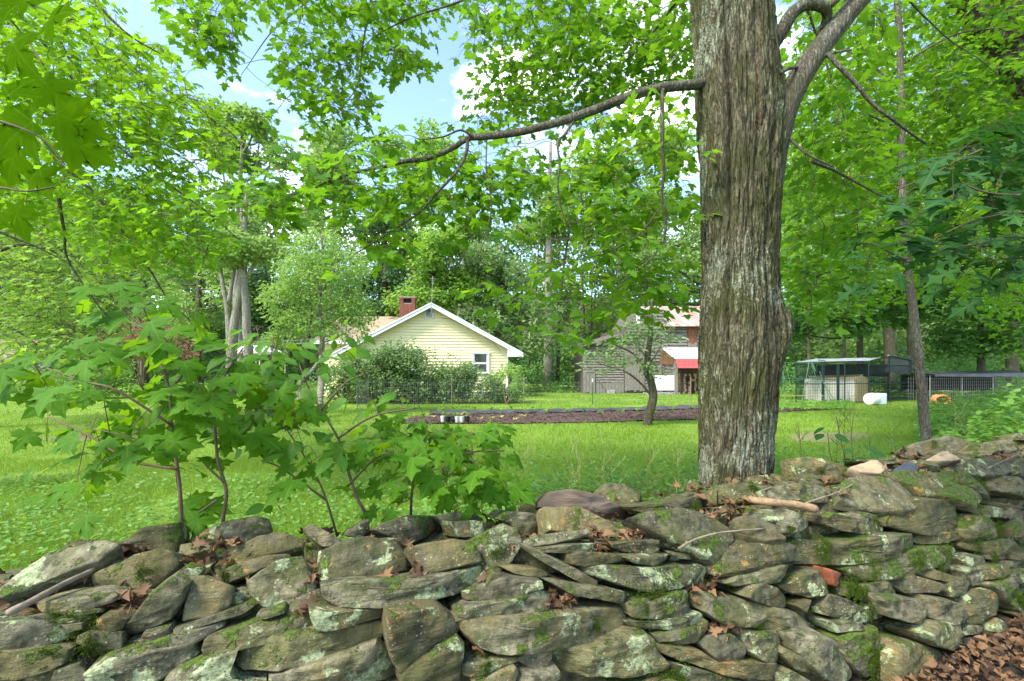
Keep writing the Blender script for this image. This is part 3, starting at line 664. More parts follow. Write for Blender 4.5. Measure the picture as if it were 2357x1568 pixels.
TOPN = (Vector((0,0,1))*.80-n_*.60).normalized(); EDN = (Vector((0,0,1))*.5-n_*.87).normalized(); FN = (Vector((0,0,1))*.16-n_).normalized(); BN = (Vector((0,0,1))*.35-n_).normalized()
mossspots = []
for k, line in enumerate(S.split('\n')):
    r, kd, *pt = line.split(); px = [REG[r](*map(float, q.split(','))) for q in pt]
    cx_ = sum(q[0] for q in px)/len(px); cy2 = sum(q[1] for q in px)/len(px); hit, zone = surf(cx_, cy2)
    if kd[0] == 'B': nv, D = BN, .20
    elif zone == 'F' or kd[0] == 'F' and zone != 'T': nv, D = FN, .24
    elif kd[0] == 'F': nv, D = (FN+EDN).normalized(), .2
    elif kd[0] == 'E': nv, D = EDN, .17
    else: nv, D = TOPN, .10
    nv = (nv+Vector(RNG.normal(0, .07, 3))).normalized(); eye = Vector((0,0,CH)); poly = []
    for x, y in px:
        dr = P(x, y, 1)-eye; t_ = (hit-eye).dot(nv)/dr.dot(nv); poly.append(eye+dr*t_)
    sz = math.sqrt(polyarea([( (p-hit).dot(w_), (p-hit).dot(nv.cross(w_)) ) for p in poly]))
    D = min(D, sz*1.3+.06)
    mt = {'b': M['stone_brown'], 't': M['stone_tan'], 's': M['stone_slate'], 'o': M['brick_orange'], 'm': M['stone_mossy']}.get(kd[1:], M['stone'])
    if kd[1:] == 't' and r == 'B': mt = M['stone']
    lab = {'b': 'smooth brown boulder capping the wall', 's': 'dark slate-coloured stone', 'o': 'orange brick wedged in the wall', 'm': 'stone thick with moss'}.get(kd[1:])
    o = rock('stone', poly, nv, D, mt, wall, n=52 if sz > .12 else 34, proud=RNG.uniform(-.008, .03)+(.03 if kd[1:] == 't' else 0), seed=k)
    if lab: o['label'] = lab
    c0 = sum(poly, Vector())/len(poly); g = sum(((p-c0).cross(q-c0) for p, q in zip(poly, poly[1:]+poly[:1])), Vector()).normalized()
    mossspots.append((poly, nv, kd))
nst = len(mossspots); print('traced stones', nst)
# courses seen only from the side of the photograph's view, and the rubble core behind the face
def slab(s_, u, z, L_, H, D, mat, seed, tilt=0.0, name='stone', parent=wall, nv=None):
    nv = nv or (-n_+Vector((0,0,.15))).normalized(); ax = (w_+Vector((0,0,1))*tilt).normalized(); ax = (ax-nv*ax.dot(nv)).normalized(); ay = nv.cross(ax); ay = -ay if ay.z < 0 else ay
    c = wp(s_, u, z); q = []
    for a, b in ((-.5,-.3),(-.42,-.5),(-.1,-.48),(.3,-.5),(.5,-.35),(.48,.2),(.38,.5),(0,.46),(-.35,.5),(-.5,.25)):
        q.append(c+ax*(L_*(a+RNG.normal(0, .04)))+ay*(H*(b+RNG.normal(0, .06))))
    return rock(name, q, nv, D, mat, parent, n=22, seed=seed, rough=.8)
cores = []
for zz in np.arange(.0, .80, .105):
    s_ = -3.2
    while s_ < 8.6:
        L_ = RNG.uniform(.22, .5); u = -.34+zz*.40+.17
        cores.append((s_+L_/2, u+RNG.uniform(0, .03), zz+.03, L_, RNG.uniform(.09, .125))); s_ += L_*.95
for i, (a, u, z, L_, H) in enumerate(cores):
    o = slab(a, u, z, L_, H, .22, M['stone'], 400+i, RNG.normal(0, .06), parent=None, name='_c'); o['_core'] = 1
# top of the core and the far side
for i in range(95):
    a = RNG.uniform(-3.2, 8.6); u = RNG.uniform(.22, .72); z = .80+RNG.uniform(-.03, .015)
    o = slab(a, u, z, RNG.uniform(.25, .5), RNG.uniform(.2, .34), .08, M['stone'], 900+i, 0, parent=None, name='_c', nv=(Vector((0,0,1))+Vector(RNG.normal(0, .12, 3))).normalized()); o['_core'] = 1
for zz in (.1, .3, .5, .68):
    s_ = -3.2
    while s_ < 8.6:
        L_ = RNG.uniform(.3, .6); o = slab(s_+L_/2, .74, zz, L_, .2, .3, M['stone'], int(s_*50)+1300, 0, parent=None, name='_c', nv=(n_+Vector((0,0,.1))).normalized()); o['_core'] = 1; s_ += L_*.95
# join the core into one stuff part
cl = [o for o in list(C.objects) if o.name.startswith('_c')]; V = []; Fc = []; base = 0
for o in cl:
    for v in o.data.vertices: V.append(tuple(v.co+o.location))
    for p in o.data.polygons: Fc.append(tuple(i+base for i in p.vertices))
    base = len(V); bpy.data.objects.remove(o)
me = bpy.data.meshes.new('rubble_core'); me.from_pydata(V, [], Fc); me.update(); me.polygons.foreach_set('use_smooth', [True]*len(me.polygons)); me.set_sharp_from_angle(angle=R(40))
o = link('rubble_core', me, M['stone'], wall); o['kind'] = 'stuff'
# inner fill so nothing shows through the joints
m = MB(); a, b = -3.3, 8.8; n = 30
for i in range(n+1):
    s_ = a+(b-a)*i/n
    for (u, z) in ((-.06, 0), (.24, .66), (.30, .73), (.70, .73), (.72, 0)): m.v.append(tuple(wp(s_, u, z)))
for i in range(n):
    for k in range(4): q = i*5+k; m.f.append((q, q+5, q+6, q+1))
m.build('earth_fill', M['soil'], wall)['kind'] = 'stuff'
# moss tufts: real little cushions on stones of the top and upper face
MP = []
def onstone(poly, nv, cnt, spread):
    c = sum(poly, Vector())/len(poly); 
    for _ in range(cnt):
        a, b = RNG.random(2); i = int(RNG.integers(len(poly))); q = c+(poly[i]-c)*RNG.uniform(.1, .8)
        MP.append((q+nv*.02, nv, spread))
for i, (poly, nv, kd) in enumerate(mossspots):
    if kd[1:] in ('b', 's', 't', 'o'): continue
    r = RNG.random()
    if kd[1:] == 'm': onstone(poly, nv, 4, .075)
    elif r < .2: onstone(poly, nv, 1, .04)
mp_, md, mn, ms_ = [], [], [], []
for q, nv, sp in MP:
    for _ in range(int(900*sp/.05)):
        ax = nv.orthogonal().normalized(); ay = nv.cross(ax); a = RNG.normal(0, sp*.5); b = RNG.normal(0, sp*.5); h = max(0, .006*(1-(a*a+b*b)/(sp*sp)))
        if noise.noise((q+ax*a+ay*b)*30) < -.12: continue
        mp_.append(tuple(q+ax*a+ay*b+nv*(h-.014))); d_ = nv+Vector(RNG.normal(0, .6, 3)); md.append(tuple(d_)); mn.append(tuple(Vector(RNG.normal(0, 1, 3)))); ms_.append(RNG.uniform(.004, .009))
me = leaves_mesh('moss_tufts', np.array(mp_), np.array(md), np.array(mn), ms_, BLADE, xs=.5); o = link('moss_tufts', me, M['moss'], wall); o['kind'] = 'stuff'
# dry leaves caught in the joints and on the top, and littering the soil at the right
CRISP = leaf_template([(0,0),(.16,.05),(.30,.15),(.27,.30),(.38,.45),(.26,.6),(.16,.8),(0,1.0)], .4, .9, .6)
mps = []
for cx_, cy2, n, sp in ((1390,1268,26,.05),(1700,1175,40,.10),(1475,1230,22,.05),(1145,1345,12,.03),(1293,1385,26,.045),(1625,1365,30,.06),(1665,1455,26,.06),(1080,1500,5,.02),(305,1385,18,.035),(305,1272,14,.04),(480,1290,30,.09),(560,1310,12,.05),(1830,1480,14,.04),(732,1345,8,.02),(960,1328,10,.02),(2135,1085,10,.04),(1385,1235,6,.02),(1790,1250,8,.03),(700,1410,8,.02),(1435,1240,6,.03),(1890,1370,8,.03),(1200,1250,8,.04)):
    h, z_ = surf(cx_, cy2)
    for _ in range(n):
        q = h+w_*RNG.normal(0, sp)+n_*RNG.uniform(-.01, .06)+Vector((0,0,RNG.normal(0, sp*.35))); mps.append((q, RNG.uniform(.025, .06)))
for _ in range(6500):
    s_ = RNG.uniform(1.6, 6.5); u = -.34-RNG.random()**1.3*2.2; q = W0+w_*s_+n_*u; mps.append((Vector((q.x, q.y, .055+RNG.uniform(0, .05))), RNG.uniform(.022, .06)))
for _ in range(500):
    s_ = RNG.uniform(-1.8, 6.5); u = RNG.uniform(.1, .7); q = wp(s_, u, .835+RNG.uniform(-.01, .01)); mps.append((q, RNG.uniform(.03, .07)))
n = len(mps); pos = np.array([tuple(q) for q, s_ in mps]); a = RNG.uniform(0, 6.28, n)
dv_ = np.stack([np.cos(a), np.sin(a), RNG.normal(0, .45, n)], 1); nv_ = np.stack([RNG.normal(0, .6, n), RNG.normal(-.2, .6, n), np.ones(n)], 1); ss_ = np.array([s_ for q, s_ in mps]); alt = RNG.random(n) < .45
for sel, tp in ((alt, CRISP), (~alt, leaf_template([(0,0),(.3,-.1),(.2,.1),(.55,.3),(.2,.45),(.25,.65),(0,1.0)], .26, .8, .7))):
    me = leaves_mesh('dry_leaves', pos[sel], dv_[sel], nv_[sel], ss_[sel], tp)
    tag(link('dry_leaves', me, M['dry_leaf']), 'brown dry leaves caught in the wall joints and littering the soil', 'dry leaves', kind='stuff')
# sticks
def stick(name, pts, r0, r1, mat, label, lift=.012, kids=()):
    pp = []
    for x, y, *dz in pts:
        h, z_ = surf(x, y); dr = (Vector((0,0,CH))-h).normalized(); pp.append(h+dr*(.035+lift)+Vector((0,0,dz[0] if dz else 0)))
    pp = smooth_path(pp, 5); m = MB(); m.tube(pp, [r*(1+.18*noise.noise(q*40)) for r, q in zip(lerp(r0, r1, len(pp)), pp)], 8)
    return tag(m.build(name, mat, None, True), label, 'stick')
M['pale_wood'] = simple('debarked_wood', (.34, .23, .12), (.20, .12, .06), 10, .7, (6,1,6), .5)
M['old_stick'] = simple('weathered_stick', (.25, .20, .14), (.12, .095, .06), 18, .85, (1,1,1), .6)
stick('debarked_stick', [(1722,1150),(1770,1156),(1830,1162),(1878,1172)], .019, .023, M['pale_wood'], 'thick smooth debarked stick lying on top of the wall beside the tree', .03)
stick('curved_twig', [(1562,1263),(1600,1242),(1660,1226),(1760,1217)], .0065, .004, M['old_stick'], 'curved grey twig lying across the wall below the big tree', .03)
stick('grey_branch', [(18,1412),(90,1375),(150,1342),(215,1312)], .012, .008, M['old_stick'], 'crooked grey branch lying against the left end of the wall', .03)
stick('forked_twig', [(1855,1158),(1940,1128),(1975,1100),(1972,1078)], .005, .003, M['old_stick'], 'thin forked twig standing up from the top of the wall', .05)
stick('thin_twig', [(2270,1080),(2300,1065),(2345,1045)], .004, .003, M['old_stick'], 'thin bare twig on the wall at the far right', .05)
# ------------------------------------------------------------------ house
M['siding'] = simple('cream_siding', (.80, .70, .40), (.76, .67, .39), 3, .6, bmp=.1)
M['white_trim'] = simple('white_trim', (.74, .76, .74), (.66, .68, .66), 5, .55, bmp=.1)
M['glass'] = simple('dark_glass', (.035, .045, .04), (.02, .03, .028), 2, .08, bmp=0, spec=.7)
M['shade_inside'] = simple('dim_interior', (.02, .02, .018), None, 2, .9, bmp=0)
M['antenna'] = simple('antenna_metal', (.25, .26, .25), None, 8, .4, bmp=0, metal=.7)
def shinglemat(name, a, b_):
    m, t, b, out = newmat(name); v = worldpos(t, offset=True)
    col = mixc(t, ramp(t, nz(t, worldpos(t, (3, 3, 12), False), 3, 4, .7), .35, .65), a, b_)
    t.links.new(col, b.inputs['Base Color']); b.inputs['Roughness'].default_value = .92; bump(t, b, nz(t, v, 90, 3), .5, .006); return m
M['tan_shingle'] = shinglemat('tan_shingle', (.42, .31, .20), (.28, .20, .13))
M['brown_shingle'] = shinglemat('brown_shingle', (.27, .185, .13), (.19, .13, .095))
M['brick'] = simple('red_brick', (.24, .085, .055), (.13, .05, .04), 9, .85, bmp=.5)
M['mortar'] = simple('mortar', (.30, .27, .23), None, 12, .95, bmp=.3)
hl = P(808, 848, 23.7); hr = P(1168, 848, 24.7); ho = Vector((hl.x, hl.y, 0)); hx = (hr-hl); HW = hx.length; hx.normalize(); hy = Vector((-hx.y, hx.x, 0))
def H(x, y, z): return ho+hx*x+hy*y+Vector((0,0,z))
EZ, AZ_, AX = 2.70, 4.92, HW*.505
house = empty('yellow_house', ho, 'cream yellow clapboard house with a low gable and red brick chimney beyond the lawn', 'house')
m = MB(); m.prism([H(0,.02,0), H(HW,.02,0), H(HW,.02,EZ), H(AX,.02,AZ_-.05), H(0,.02,EZ)], hy*8.5); m.build('wall', M['siding'], house)
dz = .152; z = .32
m = MB(); m.prism([H(-.02,-.04,0), H(HW+.02,-.04,0), H(HW+.02,-.04,.32), H(-.02,-.04,.32)], hy*.06); m.build('foundation', M['mortar'], house)
sb = None
while z < AZ_-.12:
    zt = min(z+dz, AZ_-.06)
    def edge(zz): 
        f = max(0, (zz-EZ)/(AZ_-EZ)); return AX*f, HW-(HW-AX)*f
    a0, a1 = edge(z); b0, b1 = edge(zt)
    m = MB(); m.hexa([H(a0, -.055, z), H(a1, -.055, z), H(a1, .02, z), H(a0, .02, z), H(b0, -.006, zt+.01), H(b1, -.006, zt+.01), H(b1, .02, zt+.01), H(b0, .02, zt+.01)])
    m.build('siding_board', M['siding'], house); z += dz
# roof slabs
sl_ = (AZ_-EZ)/(AX); OV = .78
def slope(xa, xb, side, name, mat):
    m = MB(); za = AZ_-sl_*abs(xa-AX); zb = AZ_-sl_*abs(xb-AX)
    m.hexa([H(xa,-.45,za), H(xb,-.45,zb), H(xb,9,zb), H(xa,9,za), H(xa,-.45,za+.10), H(xb,-.45,zb+.10), H(xb,9,zb+.10), H(xa,9,za+.10)]); return m.build(name, mat, house)
slope(AX, HW+OV, 1, 'roof', M['tan_shingle']); rl_ = slope(-OV, AX, 0, 'roof', M['tan_shingle'])
for xa, xb in ((AX, HW+OV+.01), (-OV-.01, AX)):
    m = MB(); za = AZ_-sl_*abs(xa-AX); zb = AZ_-sl_*abs(xb-AX)
    m.hexa([H(xa,-.50,za-.13), H(xb,-.50,zb-.13), H(xb,-.455,zb-.13), H(xa,-.455,za-.13), H(xa,-.50,za+.04), H(xb,-.50,zb+.04), H(xb,-.455,zb+.04), H(xa,-.455,za+.04)]); m.build('rake_board', M['white_trim'], house)
    m = MB(); m.hexa([H(xa,-.53,za+.045), H(xb,-.53,zb+.045), H(xb,-.455,zb+.045), H(xa,-.455,za+.045), H(xa,-.53,za+.12), H(xb,-.53,zb+.12), H(xb,-.455,zb+.12), H(xa,-.455,za+.12)]); m.build('rake_trim', M['white_trim'], house)
zb = AZ_-sl_*(HW+OV-AX)
m = MB(); m.prism([H(HW-.03,-.46,zb-.10), H(HW+OV,-.46,zb-.10), H(HW+OV,-.46,zb), H(HW-.03,-.46,zb+sl_*OV*.98)], hy*.43); m.build('soffit_return', M['white_trim'], house)
m = MB(); m.box((0,0,0), (.09,.05,EZ-.3), Matrix.Translation(H(HW-.02,-.04,EZ/2+.15))); m.build('corner_board', M['white_trim'], house)
def window(xc, z0, z1, wd, name='window'):
    m = MB(); f = .075
    for a in (-1, 1): m.prism([H(xc+a*wd/2-f/2*(1 if a>0 else 1)-0, -0.130, z0), H(xc+a*wd/2+f/2, -0.130, z0), H(xc+a*wd/2+f/2, -0.130, z1), H(xc+a*wd/2-f/2, -0.130, z1)], hy*.08)
    for zz, h in ((z0, .05), (z1, .09)): m.prism([H(xc-wd/2-.08, -0.145, zz-h/2), H(xc+wd/2+.08, -0.145, zz-h/2), H(xc+wd/2+.08, -0.145, zz+h/2), H(xc-wd/2-.08, -0.145, zz+h/2)], hy*.1)
    wn = m.build(name, M['white_trim'], house); zm = (z0+z1)/2-.02
    m = MB(); s = .045
    for za, zc in ((z0+.02, zm), (zm, z1-.04)):
        for a in (-1, 1): m.prism([H(xc+a*(wd/2-.075)-s/2, -0.105, za), H(xc+a*(wd/2-.075)+s/2, -0.105, za), H(xc+a*(wd/2-.075)+s/2, -0.105, zc), H(xc+a*(wd/2-.075)-s/2, -0.105, zc)], hy*.045)
        for q in (za, zc-.045): m.prism([H(xc-wd/2+.06, -0.108, q), H(xc+wd/2-.06, -0.108, q), H(xc+wd/2-.06, -0.108, q+.045), H(xc-wd/2+.06, -0.108, q+.045)], hy*.04)
    m.build('sash', M['white_trim'], wn)
    for za, zc in ((z0+.06, zm), (zm+.04, z1-.08)):
        m = MB(); m.prism([H(xc-wd/2+.09, -0.080, za), H(xc+wd/2-.09, -0.080, za), H(xc+wd/2-.09, -0.080, zc), H(xc-wd/2+.09, -0.080, zc)], hy*.01); m.build('pane', M['glass'], wn)
def hxz(px_, py_):     # a photo pixel on the gable plane -> local x and z
    e = Vector((0,0,CH)); d = P(px_, py_, 1)-e; t = (ho-e).dot(hy)/d.dot(hy); q = e+d*t; return (q-ho).dot(hx), q.z
x1, zt1 = hxz(1106, 812); _, zb1 = hxz(1106, 859); window(x1, zb1, zt1, .84)
x2, zt2 = hxz(941, 804); window(x2, zt2-1.1, zt2, 1.12)
vx0, vz1 = hxz(979, 709); vx1, vz0 = hxz(997, 733)
m = MB()
for a in (vx0, vx1): m.prism([H(a-.03,-.105,vz0), H(a+.03,-.105,vz0), H(a+.03,-.105,vz1), H(a-.03,-.105,vz1)], hy*.08)
for a in (vz0, vz1): m.prism([H(vx0,-.107,a-.03), H(vx1,-.107,a-.03), H(vx1,-.107,a+.03), H(vx0,-.107,a+.03)], hy*.08)
vent = m.build('gable_vent', M['white_trim'], house)
for i in range(9):
    zz = vz0+(vz1-vz0)*(i+.5)/9; m = MB(); m.hexa([H(vx0,-.10,zz-.03), H(vx1,-.10,zz-.03), H(vx1,-.06,zz+.0), H(vx0,-.06,zz+.0), H(vx0,-.10,zz-.018), H(vx1,-.10,zz-.018), H(vx1,-.06,zz+.012), H(vx0,-.06,zz+.012)]); m.build('louver', M['white_trim'], vent)
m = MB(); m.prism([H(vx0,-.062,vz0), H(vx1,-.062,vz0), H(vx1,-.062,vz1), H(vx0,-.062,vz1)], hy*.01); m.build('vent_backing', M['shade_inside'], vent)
# chimney of separate bricks
cc = P(939, 700, 26.6); cb = 4.3; ct = P(939, 686, 26.6).z; 
m = MB(); Mc = Matrix.Translation(Vector((cc.x, cc.y, 0))) @ Matrix.Rotation(math.atan2(hx.y, hx.x)+R(0), 4, 'Z')
m.box((0,0,(cb+ct-.34)/2), (.82,.62,ct-.34-cb), Mc); ch = m.build('chimney', M['mortar'], house)
zc = cb; row = 0; CW, CD = .88, .68
while zc < ct-.08:
    nb = 4
    opening = ct-.40 < zc < ct-.14
    for side in range(4):
        LL = CW if side % 2 == 0 else CD; nn = 4 if side % 2 == 0 else 3; bl = LL/nn
        for k in range(nn):
            if opening and 0 < k < nn-1: continue
            c = -LL/2+bl*(k+.5); off = (CD if side % 2 == 0 else CW)/2-.05; ex = .02 if zc > ct-.16 else 0
            M4 = Mc @ Matrix.Rotation(side*math.pi/2, 4, 'Z'); b = MB(); b.box((c, -off-ex-RNG.uniform(0, .008), zc+.034), (bl-.012, .10, .062), M4); b.build('brick', M['brick'], ch)
    zc += .074; row += 1
m = MB(); m.box((0,0,ct-.0), (.95,.75,.05), Mc); m.build('cap', M['mortar'], ch)
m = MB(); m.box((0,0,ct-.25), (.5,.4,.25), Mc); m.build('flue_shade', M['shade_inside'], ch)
# antenna on the ridge
a0 = H(AX+.02,-.62,AZ_-.5); m = MB(); at_ = P(996, 636, a0.y); m.tube([a0, Vector((at_.x, a0.y, at_.z))], .018, 6); at = Vector((at_.x, a0.y, at_.z-.12))
m.tube([at-hx*.16, at+hx*.16], .012, 5); m.tube([at-hx*.10+Vector((0,0,-.1)), at+hx*.1+Vector((0,0,-.1))], .01, 5); m.box(tuple(a0+Vector((0,0,.3))), (.09,.06,.12))
m.build('antenna_mast', M['antenna'], house)
# cable looping down the right of the gable
m = MB(); pts = []
for x, y in ((1005,730),(1045,738),(1090,760),(1130,785),(1152,808)): a, b = hxz(x, y); pts.append(H(a, -.05, b))
m.tube(smooth_path(pts, 5), .008, 4); m.build('cable', M['shade_inside'], house)
# left wing
wl = P(742, 848, 25.3).x; m = MB(); wr = H(.6,0,0).x
m.prism([(wl,25.3,0),(wr,25.3,0),(wr,25.3,2.95),(wl,25.3,2.95)], (0,6,0)); wing = m.build('wing_wall', M['siding'], house)
z = .3
while z < 2.9:
    m = MB(); m.hexa([(wl,25.265,z),(wr,25.265,z),(wr,25.3,z),(wl,25.3,z),(wl,25.292,z+dz),(wr,25.292,z+dz),(wr,25.3,z+dz),(wl,25.3,z+dz)]); m.build('siding_board', M['siding'], house); z += dz
m = MB(); zr = P(800, 729, 29).z; ze = P(800, 784, 24.8).z
nrow = 22
for i in range(nrow):
    f0, f1 = i/nrow, (i+1)/nrow; ya, yb = 24.8+4.2*f0, 24.8+4.2*f1; za, zb_ = ze+(zr-ze)*f0, ze+(zr-ze)*f1
    m.hexa([(wl-.35,ya,za-.1),(wr+2.6,ya,za-.1),(wr+2.6,yb,zb_-.1),(wl-.35,yb,zb_-.1),(wl-.35,ya,za+.035),(wr+2.6,ya,za+.035),(wr+2.6,yb,zb_+.012),(wl-.35,yb,zb_+.012)])
m.build('wing_roof', M['tan_shingle'], house)
m = MB(); m.box(((wl+wr)/2+.3, 24.76, ze-.09), (wr-wl+1.5, .04, .2)); m.build('fascia', M['white_trim'], house)

# ------------------------------------------------------------------ brown-roofed shed at the far left
m = MB(); sd0 = P(-60, 848, 27); 
shed = empty('brown_roofed_shed', (sd0.x, 27, 0), 'low shed with a brown shingled roof at the far left edge', 'shed')
x0, x1_ = P(-160, 0, 27).x, P(52, 0, 27).x
m = MB(); m.box(((x0+x1_)/2, 28.8, 1.05), (x1_-x0-.5, 3.4, 2.1)); m.build('wall', M['white_trim'], shed)
m = MB(); m.hexa([(x0,26.6,2.0),(x1_+.2,26.6,2.0),(x1_-.9,29,3.35),(x0,29,3.35),(x0,26.6,2.1),(x1_+.2,26.6,2.1),(x1_-.9,29,3.45),(x0,29,3.45)]); m.build('roof', M['brown_shingle'], shed)
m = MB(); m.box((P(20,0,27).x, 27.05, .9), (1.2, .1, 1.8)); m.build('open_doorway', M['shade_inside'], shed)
# white canopy roof seen through the saplings, and the cables above it
cp0 = P(580, 808, 27); cn_ = empty('white_canopy', (cp0.x, 27, 0), 'white peaked canopy roof on posts left of the house, seen through leaves', 'canopy')
xa, xb = P(545,0,27).x, P(620,0,27).x; zt, ze_ = P(0,796,27).z, P(0,810,27).z
m = MB(); m.add([(xa,26,ze_),(xb,26,ze_),(xb,29,ze_),(xa,29,ze_),((xa+xb)/2,27.5,zt+.25),(xa,26,ze_-.12),(xb,26,ze_-.12),(xb,29,ze_-.12),(xa,29,ze_-.12)], [(0,1,4),(1,2,4),(2,3,4),(3,0,4),(0,5,6,1),(1,6,7,2),(2,7,8,3),(3,8,5,0)]); m.build('canopy_top', M['white_trim'], cn_)
for x in (xa+.05, xb-.05):
    for y in (26.05, 28.95): m = MB(); m.tube([(x,y,0),(x,y,ze_)], .03, 6); m.build('post', M['white_trim'], cn_)
for y_, lab in ((775,'upper grey utility cable strung left of the house'), (783,'lower grey utility cable strung left of the house')):
    a, b = P(440, y_, 33), P(800, y_-2, 27); pp = [a+(b-a)*i/10+Vector((0,0,-.35*math.sin(math.pi*i/10))) for i in range(11)]
    m = MB(); m.tube(pp, .022, 5); tag(m.build('utility_cable', M['antenna']), lab, 'cable', 'cables beside the house')

# ------------------------------------------------------------------ weathered barn
M['barn_board'] = simple('weathered_barn_board', (.23, .21, .18), (.10, .09, .075), 5, .9, (1,1,5), .6, .01)
M['barn_board_v'] = simple('weathered_upright_board', (.24, .22, .185), (.11, .10, .08), 7, .9, (6,6,1), .6, .01)
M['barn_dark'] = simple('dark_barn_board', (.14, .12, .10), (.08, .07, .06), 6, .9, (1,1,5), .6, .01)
M['rust_roof'] = simple('rusty_tin_roof', (.42, .36, .33), (.28, .15, .11), 1.6, .5, (1,.4,.4), .2)
M['white_metal'] = simple('white_painted_metal', (.72, .74, .76), (.62, .64, .66), 4, .45, bmp=.1)
M['red_metal'] = simple('red_awning', (.55, .075, .07), (.42, .06, .06), 4, .5, bmp=.1)
M['brown_door'] = simple('brown_door_board', (.24, .095, .045), (.10, .045, .025), 5, .8, (5,5,1), .5)
M['fieldstone_far'] = simple('pale_foundation_stone', (.36, .34, .30), (.2, .19, .16), 6, .9, bmp=.6)
M['log'] = simple('split_log', (.34, .20, .10), (.20, .12, .07), 8, .9, bmp=.5)
BD = 29.0
def bx(px_, d=BD): return (px_-CX)/F*d
def bz(py_, d=BD): return CH-(py_-HY)/F*d
barn = empty('weathered_barn', (bx(1340), BD, 0), 'old grey unpainted barn of warped boards with a rusty tin roof behind the fruit tree', 'barn')
def boardwall(x0, x1, z0, z1, y, mat, wd=.17, gap=.02, vertical=False, name='board', cut=None, jitter=.03):
    if vertical:
        x = x0
        while x < x1-.03:
            b = min(wd, x1-x); m = MB(); zj = RNG.uniform(-jitter, jitter); m.box((x+b/2, y-.02+RNG.uniform(0, .015), (z0+z1)/2+zj), (b-gap, .03, z1-z0)); m.build(name, mat, barn); x += wd
    else:
        z = z0
        while z < z1-.03:
            a = RNG.uniform(-jitter, jitter); m = MB(); t0 = RNG.uniform(-.012, .012); h = min(wd, z1-z)-gap*RNG.uniform(.6, 1.8); nseg = 5; vs_ = []; xL, xR = (x0, x1) if cut is None else cut(z+h/2)
            for i in range(nseg+1):
                x = xL+(xR-xL)*i/nseg; q = z+t0*math.sin(i*1.7+z*5)
                vs_ += [(x, y-.045, q), (x, y-.012, q+h), (x, y+.02, q+h), (x, y+.02, q)]
            m.add(vs_, [(i*4+k, i*4+4+k, i*4+4+(k+1)%4, i*4+(k+1)%4) for i in range(nseg) for k in range(4)]+[(0,1,2,3),(nseg*4+3,nseg*4+2,nseg*4+1,nseg*4)]); m.build(name, mat, barn); z += wd
# dark inner body
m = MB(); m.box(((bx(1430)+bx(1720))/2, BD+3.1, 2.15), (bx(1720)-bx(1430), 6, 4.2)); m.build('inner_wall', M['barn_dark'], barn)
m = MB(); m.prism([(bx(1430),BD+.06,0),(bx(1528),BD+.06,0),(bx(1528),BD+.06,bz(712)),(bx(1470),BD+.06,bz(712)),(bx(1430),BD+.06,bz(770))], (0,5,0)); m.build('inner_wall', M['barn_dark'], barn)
def gcut(z): 
    f = min(1, max(0, (z-bz(785))/(bz(712)-bz(785)))); return bx(1430)+(bx(1468)-bx(1430))*f, bx(1528)
boardwall(0, 0, bz(808), bz(712), BD, M['barn_board'], .2, .03, cut=gcut)
boardwall(bx(1484), bx(1528), .25, bz(808), BD, M['barn_board'], .2, .03)
boardwall(bx(1528), bx(1582), bz(802), bz(752), BD, M['barn_board'], .2, .03)
boardwall(bx(1605), bx(1720), bz(802), bz(752), BD, M['barn_board'], .2, .03)
boardwall(bx(1583), bx(1604), bz(790), bz(752), BD-.01, M['brown_door'], .2, .012, True, 'door_board')
boardwall(bx(1583), bx(1604), bz(802), bz(790), BD-.01, M['barn_board_v'], .2, .012, True, 'door_board')
boardwall(bx(1437), bx(1483), .18, bz(806), BD-.06, M['barn_board_v'], .19, .012, True, 'door_board', jitter=.06)
m = MB(); m.box((bx(1468), BD-.05, (bz(700)+bz(750))/2), (.22, .04, bz(705)-bz(748))); m.build('white_post', M['white_trim'], barn)
# lean-to on the left
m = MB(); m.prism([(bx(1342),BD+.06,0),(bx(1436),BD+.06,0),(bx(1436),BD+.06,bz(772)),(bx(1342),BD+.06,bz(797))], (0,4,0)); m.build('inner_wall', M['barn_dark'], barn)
boardwall(bx(1342), bx(1436), bz(857), bz(798), BD, M['barn_board'], .17, .03)
boardwall(bx(1372), bx(1436), bz(880), bz(857), BD, M['barn_board'], .17, .03)
boardwall(bx(1342), bx(1370), 0.05, bz(857), BD, M['barn_board_v'], .2, .012, True)
boardwall(bx(1372), bx(1436), 0.02, bz(881), BD, M['barn_board_v'], .2, .012, True)
m = MB(); m.bar((bx(1374), BD-.09, bz(870)), (bx(1398), BD-.09, .05), .1, .04); m.build('brace', M['barn_board'], barn)
m = MB(); z0, z1 = bz(799), bz(768); m.hexa([(bx(1336),BD-.4,z0-.05),(bx(1440),BD-.4,z1-.05),(bx(1440),BD+4.5,z1+.2),(bx(1336),BD+4.5,z0+.2),(bx(1336),BD-.4,z0+.02),(bx(1440),BD-.4,z1+.02),(bx(1440),BD+4.5,z1+.28),(bx(1336),BD+4.5,z0+.28)]); m.build('lean_to_roof', M['barn_dark'], barn)
# tin roof in sheets
for i in range(15):
    xa = bx(1518)+i*.55; m = MB(); za, zb_ = bz(753), bz(706, 33.5)
    m.hexa([(xa,BD-.45,za),(xa+.54,BD-.45,za),(xa+.54,33.5,zb_),(xa,33.5,zb_),(xa,BD-.45,za+.03),(xa+.54,BD-.45,za+.03),(xa+.54,33.5,zb_+.03),(xa,33.5,zb_+.03)])
    m.bar((xa, BD-.45, za+.04), (xa, 33.5, zb_+.04), .04, .05); m.build('tin_sheet', M['rust_roof'], barn)
m = MB(); m.prism([(bx(1522),BD-.1,bz(752)),(bx(1522),33.5,bz(752)),(bx(1522),33.5,bz(706,33.5)-.05)], (7.6,0,0)); m.build('gable_wall', M['barn_dark'], barn)
